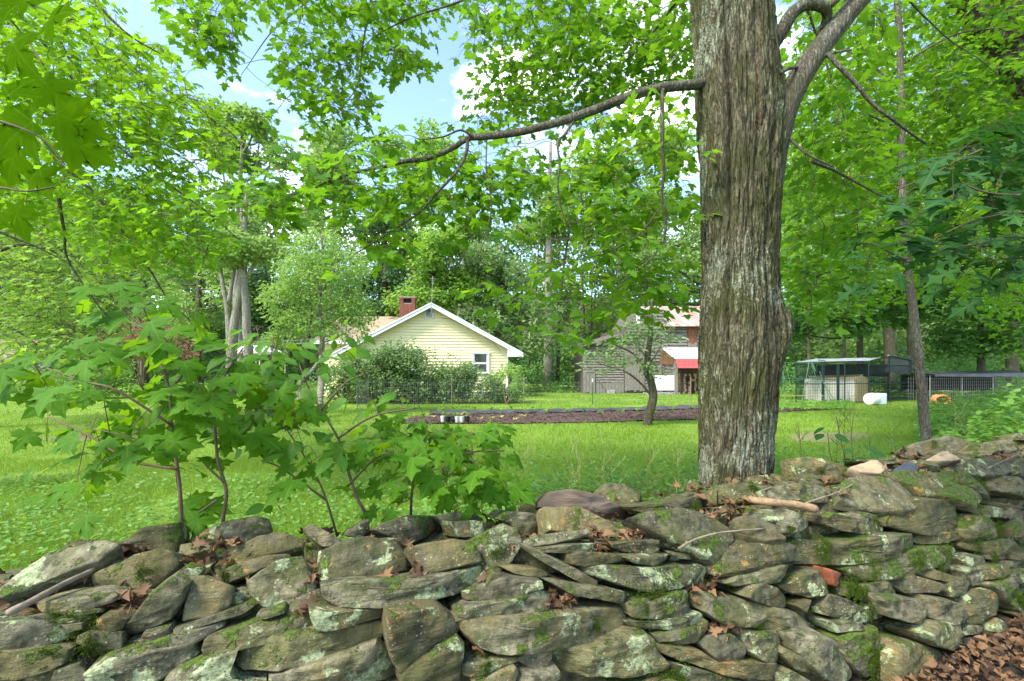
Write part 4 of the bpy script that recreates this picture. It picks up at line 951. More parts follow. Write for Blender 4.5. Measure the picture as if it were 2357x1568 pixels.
# white lean-to roof and red awning
for i in range(5):
    xa = bx(1524)+i*(bx(1720)-bx(1524))/5; xb = xa+(bx(1720)-bx(1524))/5-.01; m = MB()
    m.hexa([(xa+.35 if i == 0 else xa,27.7,bz(827,27.7)),(xb,27.7,bz(827,27.7)),(xb,BD-.05,bz(803)),(xa,BD-.05,bz(803)),(xa+.35 if i == 0 else xa,27.7,bz(827,27.7)+.06),(xb,27.7,bz(827,27.7)+.06),(xb,BD-.05,bz(803)+.06),(xa,BD-.05,bz(803)+.06)]); m.build('porch_roof_sheet', M['white_metal'], barn)
for i in range(3):
    za = bz(848,27.2)+i*.19; ya = 27.2+i*.14; m = MB(); xa, xb = bx(1558,27.4), bx(1700,27.4); m.hexa([(xa,ya,za),(xb,ya,za),(xb,ya+.16,za+.19),(xa,ya+.16,za+.19),(xa,ya-.03,za+.02),(xb,ya-.03,za+.02),(xb,ya+.13,za+.21),(xa,ya+.13,za+.21)]); m.build('red_awning_panel', M['red_metal'], barn)
for x in (1558, 1700): m = MB(); m.bar((bx(x,27.6),27.75,0), (bx(x,27.6),27.75,bz(830,27.7)), .16); m.build('porch_post', M['barn_board_v'], barn)
m = MB(); m.bar((bx(1553,27.6),27.72,bz(850,27.6)), (bx(1562,27.6),27.72,bz(838,27.6)), .08); m.build('brace', M['barn_board_v'], barn)
boardwall(bx(1522,28.2), bx(1552,28.2), bz(862,28.2), bz(839,28.2), 28.1, M['barn_board'], .17, .03)
m = MB(); m.prism([(bx(1524,28),28.0,bz(804)), (bx(1556,28),28.0,bz(829,28)), (bx(1556,28),28.0,bz(839,28)), (bx(1518,28),28.0,bz(839,28))], (0,.05,0)); m.build('gable_boarding', M['brown_door'], barn)
for x in (1520, 1551): m = MB(); m.bar((bx(x,28),27.98,bz(865,28)), (bx(x,28),27.98,bz(838,28)), .1); m.build('window_post', M['barn_board_v'], barn)
m = MB()
for i in range(3):
    za = bz(899,27.8)+i*.31; m = MB(); m.box(((bx(1508,27.8)+bx(1555,27.8))/2, 27.85, za+.16), (bx(1555,27.8)-bx(1508,27.8), .03, .305)); m.build('white_panel', M['white_metal'], barn)
for i in range(46):
    x = RNG.uniform(bx(1485,27.9), bx(1560,27.9)); q = [Vector((x+dx*RNG.uniform(.8,1.2), 27.75, RNG.uniform(0,.08)+dz2)) for dx, dz2 in ((-.12,-.02),(.1,-.03),(.13,.07),(-.1,.08))]; rock('foundation_stone', q, Vector((0,-1,.1)), .25, M['fieldstone_far'], barn, n=10, seed=i+3000)
m = MB(); m.box((bx(1404), BD-.25, .12), (.45,.3,.24)); m.build('concrete_block', M['fieldstone_far'], barn)
m = MB(); m.box((bx(1420), BD-.5, .2), (.2,.2,.4)); 
# firewood behind wire
pile = empty('firewood_pile', (bx(1580,28.2), 28.2, 0), 'stacked split firewood behind wire under the red awning', 'firewood')
for i in range(8):
    for j in range(5):
        x = bx(1564,28.2)+j*.34+RNG.normal(0, .04); z = .09+i*.155+RNG.normal(0, .01); m = MB(); r = RNG.uniform(.06, .10); m.tube([(x+RNG.uniform(-.1,.0),28.1,z),(x+.08,28.55,z+.02)], r, 6); m.build('log', M['log'], pile)
# hose hung on the barn wall
M['hose'] = simple('grey_hose', (.22, .23, .24), None, 5, .5, bmp=0)
m = MB(); hc = Vector((bx(1503,28.9), 28.85, bz(887,28.9)))
for k in range(7): r = .42+.03*k; m.tube([hc+Vector((math.cos(a)*r*.8+k*.02, -.05-k*.012, math.sin(a)*r*1.0-.02*k)) for a in np.linspace(0, 2*math.pi, 22)], .014, 4)
tag(m.build('garden_hose', M['hose'], None, True), 'looped grey hose hanging on the barn wall behind the fruit tree', 'hose')

# ------------------------------------------------------------------ dog kennel of wire panels
M['green_metal'] = simple('dark_green_metal', (.012, .030, .028), None, 5, .5, bmp=0)
M['wire'] = simple('galvanised_wire', (.20, .21, .21), None, 5, .5, bmp=0)
M['green_wire'] = simple('green_coated_wire', (.06, .15, .09), None, 5, .5, bmp=0)
M['tarp'] = simple('silver_tarp', (.30, .32, .33), (.2, .22, .23), 2, .5, bmp=.4, bd=.03)
M['dark_tarp'] = simple('black_tarp', (.022, .025, .028), (.05, .055, .06), 2, .45, bmp=.5, bd=.04)
M['tan_panel'] = simple('tan_doghouse_panel', (.52, .38, .18), (.45, .32, .15), 4, .6, bmp=.1)
M['white_panel'] = simple('off_white_panel', (.66, .62, .52), (.60, .56, .46), 3, .6, bmp=.1)
M['plastic'] = simple('white_plastic', (.72, .77, .74), None, 3, .35, bmp=0)
M['orange'] = simple('orange_crinkled_plastic', (.62, .27, .07), (.5, .2, .05), 14, .6, bmp=.6)
def kx(zx, d): return (1728.5+zx/3.75-CX)/F*d
def kz(zy, d): return CH-(667.8+zy/3.75-HY)/F*d
ken = empty('dog_kennel', (kx(800, 21), 21, 0), 'dark green wire-panel dog kennel with a peaked tarp roof at the wood edge', 'kennel')
KF, KB = 20.6, 23.0
posts = {}
def post(zx, zt, d, name='post'):
    x = kx(zx, d); m = MB(); m.tube([(x, d, 0), (x, d, kz(zt, d))], .03, 6); m.build(name, M['green_metal'], ken); return Vector((x, d, kz(zt, d)))
fp = [post(a, b, KF) for a, b in ((390,628),(615,636),(745,636),(810,628),(1015,615))]
pk = post(1198, 570, 21.6); rt = post(1388, 606, 22.4); bp = [post(a, b, KB+.6) for a, b in ((560,598),(1182,640),(1410,640))]
post(628, 640, KF); post(757, 640, KF)
def wirepanel(a, b, z0, z1, step=.105, r=.0035, parent=ken, mat=None, rails=(0, .48, 1), railr=.018, railmat=None, name='wire_panel'):
    a = Vector((a.x, a.y, 0)); b = Vector((b.x, b.y, 0)); Ln = (b-a).length; m = MB(); n = max(2, int(Ln/step))
    for i in range(n+1): q = a+(b-a)*i/n; m.bar(q+Vector((0,0,z0)), q+Vector((0,0,z1)), r*2)
    nn = max(2, int((z1-z0)/(step*1.2)))
    for i in range(nn+1): zz = Vector((0,0,z0+(z1-z0)*i/nn)); m.bar(a+zz, b+zz, r*2)
    m.build(name, mat or M['green_metal'], parent)['kind'] = 'stuff'
    for f in rails: q = MB(); zz = Vector((0,0,z0+(z1-z0)*f)); q.tube([a+zz, b+zz], railr, 5); q.build('rail', railmat or M['green_metal'], parent)
for a, b in ((fp[0], fp[1]), (fp[1], fp[2]), (fp[2], fp[3]), (fp[3], fp[4])): wirepanel(a, b, .08, min(a.z, b.z)-.02)
wirepanel(fp[4], pk, .08, 1.75); wirepanel(pk, rt, .08, 1.75); wirepanel(fp[0], bp[0], .08, 1.8); wirepanel(bp[0], bp[1], .08, 1.8); wirepanel(bp[1], bp[2], .08, 1.8)
def sheet(pts_grid, name, mat, parent, th=.01):
    nr = len(pts_grid); nc = len(pts_grid[0]); m = MB()
    for row in pts_grid:
        for p in row: m.v.append(tuple(p))
    for row in pts_grid:
        for p in row: m.v.append((p[0], p[1], p[2]-th))
    for i in range(nr-1):
        for j in range(nc-1): a = i*nc+j; m.f.append((a, a+1, a+nc+1, a+nc)); a += nr*nc; m.f.append((a+nc, a+nc+1, a+1, a))
    return m.build(name, mat, parent, True)
def quad(a, b, c, d, n=10, sag=.0, wr=.02): 
    return [[(a+(b-a)*(i/n))*(1-j/n)+(d+(c-d)*(i/n))*(j/n)+Vector((0,0,-sag*math.sin(math.pi*i/n)*math.sin(math.pi*j/n)+wr*noise.noise(Vector((i*1.1,j*1.3,0))))) for i in range(n+1)] for j in range(n+1)]
up = Vector((0,0,.03))
sheet(quad(fp[0]+up, fp[4]+up, bp[1]+Vector((0,0,.35)), bp[0]+up, 12, .12), 'roof_tarp', M['tarp'], ken)
sheet(quad(fp[4]+up, pk+up, bp[1]+Vector((0,0,.5)), bp[1]+Vector((0,0,.35)), 8, .03), 'roof_tarp', M['tarp'], ken)
sheet(quad(pk+up, rt+up, bp[2]+Vector((0,0,.25)), bp[1]+Vector((0,0,.5)), 8, .03), 'roof_tarp', M['dark_tarp'], ken)
sheet(quad(pk+Vector((0,.05,0)), rt+Vector((0,.05,0)), rt+Vector((0,.05,-.62)), pk+Vector((-.2,.05,-.75)), 8, 0, .05), 'side_tarp', M['dark_tarp'], ken)
sheet(quad(fp[3]+Vector((0,1.9,-.1)), bp[1]+Vector((0,-.1,0)), bp[1]+Vector((0,-.1,-.62)), fp[3]+Vector((0,1.9,-.62)), 8, 0, .05), 'back_tarp', M['dark_tarp'], ken)
for a, b in ((fp[0], bp[0]), (bp[0], fp[1]), (fp[4], pk), (pk, rt), (bp[0], Vector((kx(640,21.4),21.4,kz(612,21.4))))): m = MB(); m.tube([a, b], .02, 5); m.build('roof_pole', M['green_metal'], ken)
# doghouse inside
dh = empty('doghouse', (kx(830, 21.3), 21.3, 0), 'off-white and tan doghouse with a peaked top inside the wire kennel', 'doghouse')
d1 = 21.0; xa, xm, xb = kx(632, d1), kx(898, d1), kx(1012, 22.1); zA = kz(765, d1)
for i in range(5):
    q0 = xa+(xm-xa)*i/5; q1 = xa+(xm-xa)*(i+1)/5-.012; m = MB(); m.hexa([(q0,d1,.03),(q1,d1,.03),(q1,d1+1.4,.03),(q0,d1+1.4,.03),(q0,d1,zA-(.08 if i == 0 else 0)),(q1,d1,zA),(q1,d1+1.4,zA),(q0,d1+1.4,zA-(.08 if i == 0 else 0))]); m.build('side_panel', M['white_panel'], dh)
m = MB(); m.prism([(xm,d1-.01,.03),(xb,22.1,.03),(xb,22.1,zA-.02),((xm+xb)/2,21.55,zA+.14),(xm,d1-.01,zA)], (-.04,.06,0)); fr = m.build('gable_panel', M['tan_panel'], dh)
m = MB(); m.prism([(xm+.12,d1+.09,.1),(xm+.45,d1+.42,.1),(xm+.45,d1+.42,zA-.2),(xm+.12,d1+.09,zA-.2)], (.012,-.012,0)); m.build('door_flap', M['white_panel'], dh)
m = MB(); m.hexa([(xa-.03,d1-.05,zA-.04),(xm+.05,d1-.08,zA+.01),((xm+xb)/2+.03,21.5,zA+.16),(xa,22.0,zA+.08),(xa-.03,d1-.05,zA+.0),(xm+.05,d1-.08,zA+.05),((xm+xb)/2+.03,21.5,zA+.2),(xa,22.0,zA+.12)]); m.build('roof', M['tan_panel'], dh)
# tub
m = MB(); tb = Vector((kx(1075, 19.9), 19.9, .26)); tx_ = Vector((.95, .3, 0)).normalized()
ring = [(0,.17),(.02,.24),(.12,.27),(.30,.27),(.36,.24)]
m.tube([tb+tx_*(a-.42) for a, r in ring], [r for a, r in ring], 16)
tub = m.build('white_plastic_tub', M['plastic'], None, True, 40); tag(tub, 'white plastic tub lying on its side on the grass before the kennel', 'tub')
m = MB(); m.box((0,0,0), (.48,.42,.50), Matrix.Translation(tb+tx_*.18) @ Matrix.Rotation(math.atan2(tx_.y, tx_.x), 4, 'Z')); bb = m.build('box_end', M['plastic'], tub); 
md_ = bb.modifiers.new('b', 'BEVEL'); md_.width = .05; md_.segments = 3
m = MB(); m.tube([tb+tx_*-.425, tb+tx_*-.405], [.2, .245], 16); m.build('lid', M['white_metal'], tub, True, 40)
# second enclosure at the right with black sheet on top
en = empty('wire_run', (kx(1540, 21), 21, 0), 'long galvanised wire run roofed with a sagging black sheet at the right edge', 'wire run')
ea, eb = Vector((kx(1545,21),21,0)), Vector((kx(2600,22.5),22.5,0)); zt_ = kz(735, 21)
wirepanel(ea, eb, .03, zt_, .12, .004, en, M['wire'], (1,), .014, M['wire']); wirepanel(ea+Vector((0,2,0)), eb+Vector((0,2,0)), .03, zt_, .14, .004, en, M['wire'], (1,), .014, M['wire']); wirepanel(ea, ea+Vector((0,2,0)), .03, zt_, .14, .004, en, M['wire'], (1,), .014, M['wire'])
for i in range(5): q = ea+(eb-ea)*i/4; m = MB(); m.tube([q, q+Vector((0,0,zt_))], .022, 6); m.build('post', M['wire'], en)
sheet(quad(ea+Vector((-.1,-.1,zt_+.05)), eb+Vector((.1,-.1,zt_+.1)), eb+Vector((.1,2.1,zt_+.2)), ea+Vector((-.1,2.1,zt_+.12)), 16, .12, .05), 'black_sheet', M['dark_tarp'], en)
sheet(quad(ea+Vector((.1,-.12,zt_+.05)), eb+Vector((.1,-.12,zt_+.1)), eb+Vector((.1,-.14,zt_-.12)), ea+Vector((.1,-.14,zt_-.05)), 16, 0, .04), 'sheet_edge', M['dark_tarp'], en)
sheet(quad(ea+Vector((.3,1.9,zt_)), ea+Vector((5,1.9,zt_)), ea+Vector((5,1.9,.5)), ea+Vector((.3,1.9,.5)), 8, 0, .08), 'back_sheet', M['dark_tarp'], en)
m = MB(); oc = Vector((kx(1628, 19.8), 19.8, .22))
for k in range(5): m.tube([oc+Vector((math.cos(a)*(.32-.03*k), (k-2)*.07+.02*math.sin(3*a), math.sin(a)*(.20+.01*math.sin(a*5+k)))) for a in np.linspace(0, 2*math.pi, 18)], .045, 6)
tag(m.build('orange_coil', M['orange'], None, True), 'crinkled orange coil lying in the weeds before the right-hand wire run', 'coil')

# ------------------------------------------------------------------ garden: beds, sheeting, pots, fences
M['mulch'] = simple('dark_mulch', (.07, .043, .034), (.15, .10, .08), 16, .95, bmp=1, bd=.04)
M['black_plastic'] = simple('black_garden_fabric', (.03, .033, .037), (.075, .08, .085), 3, .4, bmp=.5, bd=.02)
def bed(poly, name, mat, label, z, amp, kind='structure', res=.16):
    xs = [p[0] for p in poly]; ys = [p[1] for p in poly]; m = MB(); idx = {}
    X = np.arange(min(xs), max(xs), res); Y = np.arange(min(ys), max(ys), res)
    gx, gy = np.meshgrid(X, Y); ins = inpoly(gx.ravel(), gy.ravel(), poly).reshape(gx.shape)
    def vid(i, j):
        if (i, j) not in idx: idx[(i, j)] = len(m.v); x, y = X[i], Y[j]; m.v.append((x+.05*noise.noise((x,y,1)), y+.05*noise.noise((x,y,5)), z+amp*(noise.noise((x*3, y*3, 0))+.6*noise.noise((x*9, y*9, 0)))))
        return idx[(i, j)]
    for j in range(len(Y)-1):
        for i in range(len(X)-1):
            if ins[j, i] and ins[j+1, i+1] and ins[j+1, i] and ins[j, i+1]: m.f.append((vid(i,j), vid(i+1,j), vid(i+1,j+1), vid(i,j+1)))
    return tag(m.build(name, mat, smooth=True), label, kind=kind)
bed(bedpoly, 'mulch_bed', M['mulch'], 'long bed of dark mulch across the lawn', .035, .035)
bp_ = bed(plaspoly, 'black_fabric', M['black_plastic'], 'strip of black weed fabric behind the mulch bed', .06, .04, kind='structure')
n = 5000; q = []
while len(q) < n:
    a, b = RNG.uniform(min(p[0] for p in bedpoly), max(p[0] for p in bedpoly)), RNG.uniform(min(p[1] for p in bedpoly), max(p[1] for p in bedpoly))
    if inpoly(np.array([a]), np.array([b]), bedpoly)[0]: q.append((a+RNG.normal(0, .12), b+RNG.normal(0, .35), .05+RNG.uniform(0, .03)))
a = RNG.uniform(0, 6.28, n); me = leaves_mesh('mulch_chips', np.array(q), np.stack([np.cos(a), np.sin(a), RNG.normal(0, .3, n)], 1), np.stack([RNG.normal(0, .5, n), RNG.normal(0, .5, n), np.ones(n)], 1), RNG.uniform(.04, .12, n), QUADT, xs=.6)
tag(link('mulch_chips', me, M['mulch']), 'bark chips scattered over the dark garden bed', 'mulch', kind='stuff')
M['pot_black'] = simple('black_pot', (.02, .02, .022), None, 5, .5, bmp=0); M['pot_white'] = simple('white_pot', (.62, .62, .60), None, 5, .5, bmp=0)
def seedling(name, base, h, nl, size, mat, label, group, t=OVAL, cat='seedling'):
    r = empty(name, base, label, cat, group); m = MB(); m.tube([base, base+Vector((0,0,h))], .006, 4); m.build('stem', M['stem_green'], r)
    a = RNG.uniform(0, 6.28, nl); z = RNG.uniform(.4, 1, nl)*h; ps = np.array([tuple(base)]*nl)+np.stack([np.cos(a)*.02, np.sin(a)*.02, z], 1)
    me = leaves_mesh('leaves', ps, np.stack([np.cos(a), np.sin(a), RNG.uniform(.1, .8, nl)], 1), np.stack([-.4*np.cos(a), -.4*np.sin(a), np.ones(nl)], 1), RNG.uniform(.7, 1.2, nl)*size, t); link('leaves', me, mat, r); return r
potd = ((1020,967,1),(1030,968,0),(1042,968,0),(1052,968,1),(1063,968,2),(1075,968,0))
plab = ['small white pot at the left end of the row on the mulch', 'first black pot from the left in the row on the mulch', 'second black pot from the left in the row on the mulch', 'white pot in the middle of the row on the mulch', 'pale pot holding a light green plant on the mulch', 'black pot at the right end of the row on the mulch']
for i, (x, y, c) in enumerate(potd):
    g = G(x, y+4, .04); r = empty('plant_pot', g, plab[i], 'plant pot', 'pots on the mulch bed'); m = MB(); m.tube([g, g+Vector((0,0,.14)), g+Vector((0,0,.17))], [.06, .08, .085], 12); m.build('pot', M['pot_white' if c else 'pot_black'], r, True, 40)
    a = RNG.uniform(0, 6.28, 8); me = leaves_mesh('plant', np.array([tuple(g+Vector((0,0,.2)))]*8), np.stack([np.cos(a), np.sin(a), RNG.uniform(.3, 1.5, 8)], 1), np.stack([np.zeros(8), np.zeros(8), np.ones(8)], 1), RNG.uniform(.08, .16, 8), OVAL); link('plant', me, M['weed'] if c != 2 else M['yellow_leaf'], r)
rows_ = [('yellow', 9, [(1000+i*26+RNG.uniform(-6,6), 964+RNG.uniform(-4,6)) for i in range(9)]), ('green', 15, [(1010+i*42+RNG.uniform(-8,8), 949+RNG.uniform(-3,9)) for i in range(15)])]
for nm, cnt, ps in rows_:
    for x, y in ps:
        if 1600 < x < 1800 or x > 1600: continue
        g = G(x, y, .1); seedling('seedling', g, .16 if nm == 'green' else .05, 9, .16 if nm == 'green' else .11, M['weed'] if nm == 'green' else M['yellow_leaf'], ('green seedling growing in the mulch bed beside the black fabric' if nm == 'green' else 'pale yellow seedling in the front row of the mulch bed'), ('green seedlings in the mulch bed' if nm == 'green' else 'pale seedlings in the mulch bed'))
# bed plants right of the big tree
n = 900; xs_ = RNG.uniform(1795, 1960, n); ys_ = RNG.uniform(921, 940, n); ps = np.array([tuple(G(x, y, RNG.uniform(.02, .3))) for x, y in zip(xs_, ys_)]); a = RNG.uniform(0, 6.28, n)
me = leaves_mesh('bean_rows', ps, np.stack([np.cos(a), np.sin(a), RNG.normal(0, .3, n)], 1), np.stack([RNG.normal(0, .5, n), RNG.normal(0, .5, n), np.ones(n)], 1), RNG.uniform(.1, .2, n), OVAL); tag(link('bean_rows', me, M['weed']), 'bright green bean plants in the bed right of the big tree', 'vegetables', kind='stuff')
# trellis of thin stakes
tr = empty('stake_trellis', (kx(480, 18), 18, 0), 'A-frame trellis of thin pale stakes right of the big tree', 'trellis')
for a, b, h0, h1 in ((290,320,960,620),(330,310,960,620),(440,560,960,620),(380,345,960,625),(630,575,960,620),(720,665,950,770),(690,650,960,700),(560,575,700,610)):
    m = MB(); m.tube([(kx(a,18),18,max(0, kz(h0,18))),(kx(b,18),18.4,kz(h1,18.4))], .012, 5); m.build('stake', M['green_wire'], tr)
for a, b, z in ((240,710,910),(240,600,625),(640,700,850),(250,700,765)): m = MB(); m.tube([(kx(a,18),18.05,kz(z,18)),(kx(b,18),18.05,kz(z+4,18))], .012, 5); m.build('cross_stake', M['yellow_leaf'] if z > 800 else M['green_wire'], tr)
# wire garden fences
def fence(pts, h, step, label, r=.0019, pr=.02, mat='wire', posts=None):
    f = empty('wire_fence', pts[0], label, 'fence')
    for i, (a, b) in enumerate(zip(pts, pts[1:])):
        wirepanel(a, b, .03, h, step, r, f, M[mat], (), name='wire_mesh')
    for p in (posts or pts): m = MB(); m.tube([Vector((p.x,p.y,0)), Vector((p.x,p.y,h+.22))], pr, 6); m.build('post', M['barn_board_v'] if pr < .03 else M['wire'], f)
    return f
fa = [Vector((P(x,0,d).x, d, 0)) for x, d in ((822,17.6),(850,19.0),(1040,19.8),(1206,20.4))]
fence(fa, 1.12, .085, 'galvanised wire fence in front of the shrubs by the house', posts=[fa[0], fa[2], fa[3]])
fb = [Vector((P(x,0,d).x, d, 0)) for x, d in ((1206,20.4),(1364,20.0),(1590,20.5))]
fence(fb, .95, .12, 'thin wire fence crossing the lawn in front of the barn', r=.0016, posts=[fb[2]])
M['tpost'] = simple('green_t_post', (.04, .09, .06), None, 5, .5, bmp=0)
g = Vector((P(1364,0,20).x, 20, 0)); tp = empty('steel_post', g, 'green steel fence post with a white tip on the lawn', 'post'); m = MB(); m.tube([g, g+Vector((0,0,1.0))], .022, 6); m.build('shaft', M['tpost'], tp); m = MB(); m.tube([g+Vector((0,0,1.0)), g+Vector((0,0,1.14))], .026, 6); m.build('tip', M['white_trim'], tp)
m = MB(); a, b = G(1290, 893), G(1420, 890)
for i in range(14): q = a+(b-a)*RNG.random(); m.tube([q, q+Vector((RNG.uniform(.8,2.5), RNG.uniform(-.4,.4), RNG.uniform(.0,.25)))], .03, 5)
tag(m.build('brush_pile', M['stem_brown']), 'low pile of brown sticks on the lawn beside the tall grey trunk', 'brush pile', kind='stuff')
# ------------------------------------------------------------------ big maple behind the wall
TD = 3.62
mrow = [(-420,1560,1775),(-200,1572,1780),(0,1588,1790),(200,1593,1802),(300,1597,1812),(400,1603,1802),(520,1608,1798),(640,1611,1797),(700,1606,1802),(780,1602,1806),(860,1601,1803),(950,1602,1797),(1050,1602,1791),(1140,1600,1790),(1250,1592,1798),(1330,1578,1812),(1370,1560,1832)]
maple = empty('maple_tree', (P(1695,848,TD).x, TD, 0), 'large maple with furrowed lichen-covered trunk standing just behind the stone wall', 'tree')
ys = np.array([r[0] for r in mrow], float); lx = np.array([r[1] for r in mrow], float); rx = np.array([r[2] for r in mrow], float)
NA, NZ = 380, 700
yy_ = np.linspace(-420, 1372, NZ); l_ = np.interp(yy_, ys, lx); r_ = np.interp(yy_, ys, rx)
ker = np.ones(25)/25; l_ = np.convolve(np.pad(l_, 12, 'edge'), ker, 'valid'); r_ = np.convolve(np.pad(r_, 12, 'edge'), ker, 'valid')
V = np.zeros((NZ, NA, 3)); 
for j in range(NZ):
    z = CH-(yy_[j]-HY)/F*TD; cx_ = ((l_[j]+r_[j])/2-CX-4)/F*TD; rad = (r_[j]-l_[j])/2/F*TD*.845-.006
    for i in range(NA):
        a = 2*math.pi*i/NA; ca, sa = math.cos(a), math.sin(a)
        ar = a*1.0; q = Vector((ca*1.9, sa*1.9, z*.16)); 
        big = noise.noise(Vector((ca*1.1, sa*1.1, z*.55+3)))*.035
        # two long seams where the stems grew together
        for a0, wd_, dp in ((4.02+.05*math.sin(z*2.1), .06, .075), (5.22+.07*math.sin(z*1.5+1), .06, .05), (4.75+.05*math.sin(z*1.7), .035, .022)):
            d_ = (a-a0+math.pi)%(2*math.pi)-math.pi; big -= dp*math.exp(-(d_/wd_)**2)*(1 if z > 1.8 or a0 > 5 else .25)
        # plates of bark: sharp furrows drawn out along the trunk
        wv = .16*noise.noise(Vector((ca*3, sa*3, z*1.4)))+.03*noise.noise(Vector((ca*9, sa*9, z*7)))
        aa = a+wv; f1 = abs(noise.noise(Vector((math.cos(aa)*9.5, math.sin(aa)*9.5, z*2.0)))); f2 = abs(noise.noise(Vector((math.cos(aa)*20, math.sin(aa)*20, z*5.0+9))))
        br = min(f1*3.6, 1)*.020+min(f2*3.0, 1)*.014+noise.noise(Vector((ca*34, sa*34, z*16)))*.0035+noise.noise(Vector((ca*60, sa*60, z*40)))*.002-.022
        # burl on the right
        db = ((a-(-.28+2*math.pi)+math.pi)%(2*math.pi)-math.pi); zb = (z-(CH-(748-HY)/F*TD))
        bl = .085*math.exp(-(db/.42)**2-(zb/(.24 if zb < 0 else .135))**2); bl -= .055*math.exp(-((db+.50)/.13)**2-((zb+.02)/.22)**2)
        db2 = ((a-3.6+math.pi)%(2*math.pi)-math.pi); zb2 = z-(CH-(700-HY)/F*TD); bl += .02*math.exp(-(db2/.5)**2-(zb2/.09)**2)
        db3 = ((a-6.1+math.pi)%(2*math.pi)-math.pi); zb3 = z-(CH-(235-HY)/F*TD); bl += .06*math.exp(-(db3/.35)**2-(zb3/.22)**2)
        rr = rad+big*.9+br+bl
        V[j, i] = (cx_+ca*rr, TD+sa*rr*.95, z)
idx = np.arange(NZ*NA).reshape(NZ, NA); a = idx[:-1]; b = idx[1:]; ra = np.roll(a, -1, 1); rb = np.roll(b, -1, 1)
T = np.concatenate([np.stack([a, b, ra], -1).reshape(-1, 3), np.stack([ra, b, rb], -1).reshape(-1, 3)])[:, ::-1]
me = fastmesh('trunk', V.reshape(-1, 3), T[:, ::-1], smooth=True); link('trunk', me, M['bark'], maple)

def PT(x, y, d): return P(x, y, d)
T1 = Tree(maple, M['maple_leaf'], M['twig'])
T1.nodes = [tuple(P(1700, -150, 3.6))]
big = [PT(1752,520,3.62), PT(1768,420,3.58), PT(1782,335,3.54), PT(1802,262,3.52), PT(1830,200,3.5), PT(1868,138,3.5), PT(1920,70,3.5), PT(1978,0,3.5), PT(2060,-90,3.55), PT(2200,-230,3.8), PT(2400,-420,4.2)]
T1.branch(big, .115, .05, M['bark_smooth'], 16, wob=.01)
T1.branch([PT(1778,105,3.55), PT(1800,70,3.5), PT(1825,30,3.46), PT(1860,10,3.44), PT(1895,18,3.45), PT(1903,40,3.5), PT(1885,85,3.58)], .055, .03, M['bark_smooth'], 12, wob=.01)
T1.branch([PT(1897,22,3.45), PT(1925,0,3.42), PT(1980,-60,3.4)], .03, .018, M['bark_smooth'], 8)
T1.branch([PT(1870,125,3.5), PT(1905,127,3.45), PT(1930,150,3.42), PT(1970,190,3.4), PT(2010,238,3.4), PT(2062,278,3.4), PT(2130,330,3.6)], .022, .008, M['bark_smooth'], 8, wob=.01)
T1.branch([PT(1905,125,3.46), PT(1935,118,3.4), PT(1960,115,3.35)], .012, .006, M['bark_smooth'], 6)
T1.branch([PT(1795,170,3.4), PT(1815,158,3.4), PT(1842,155,3.46)], .014, .012, M['bark_smooth'], 6)
T1.branch([PT(1808,310,3.5), PT(1840,340,3.4), PT(1870,362,3.35), PT(1920,385,3.35)], .012, .006, M['bark_smooth'], 6)
T1.branch([PT(1870,372,4.2), PT(1925,395,4.3), PT(1990,430,4.3), PT(2055,466,4.4)], .016, .006, M['bark_smooth'], 8)
mainb = [PT(1640,190,3.6), PT(1605,192,3.55), PT(1560,198,3.5), PT(1500,210,3.42), PT(1440,228,3.38), PT(1380,250,3.35), PT(1310,275,3.32), PT(1250,292,3.32), PT(1190,305,3.35), PT(1110,314,3.4), PT(1075,318,3.42), PT(1040,340,3.45), PT(985,363,3.5), PT(930,370,3.55), PT(890,382,3.6), PT(830,395,3.7), PT(760,413,3.8), PT(700,440,3.9), PT(620,458,4.0), PT(560,478,4.1)]
T1.branch(mainb, .042, .004, M['bark_smooth'], 12, wob=.012)
T1.branch([PT(1075,320,3.42), PT(1072,352,3.4), PT(1050,395,3.38), PT(1010,440,3.38), PT(965,490,3.4), PT(920,520,3.4), PT(860,560,3.45), PT(820,585,3.5)], .014, .005, M['bark_smooth'], 8, wob=.01)
T1.branch([PT(1090,316,3.4), PT(1060,300,3.35), PT(1020,315,3.3), PT(965,322,3.28)], .010, .004, M['bark_smooth'], 6)
T1.branch([PT(1325,272,3.32), PT(1300,310,3.3), PT(1283,330,3.28), PT(1287,380,3.28), PT(1283,430,3.28), PT(1295,490,3.3), PT(1320,540,3.35)], .011, .004, M['bark_smooth'], 7, wob=.01)
T1.branch([PT(1523,208,3.42), PT(1522,240,3.42), PT(1523,330,3.42), PT(1528,400,3.44), PT(1524,450,3.45), PT(1533,500,3.46), PT(1530,545,3.5), PT(1505,590,3.5), PT(1470,620,3.5), PT(1430,650,3.5)], .017, .006, M['bark_smooth'], 9, wob=.012)
T1.branch([PT(1120,318,3.4), PT(1118,400,3.36), PT(1130,470,3.34), PT(1118,540,3.3), PT(1100,590,3.3)], .006, .003, M['twig'], 6, wob=.01)
T1.branch([PT(1520,480,3.46), PT(1470,540,3.5), PT(1400,580,3.55), PT(1320,600,3.6)], .007, .003, M['twig'], 6, wob=.01)
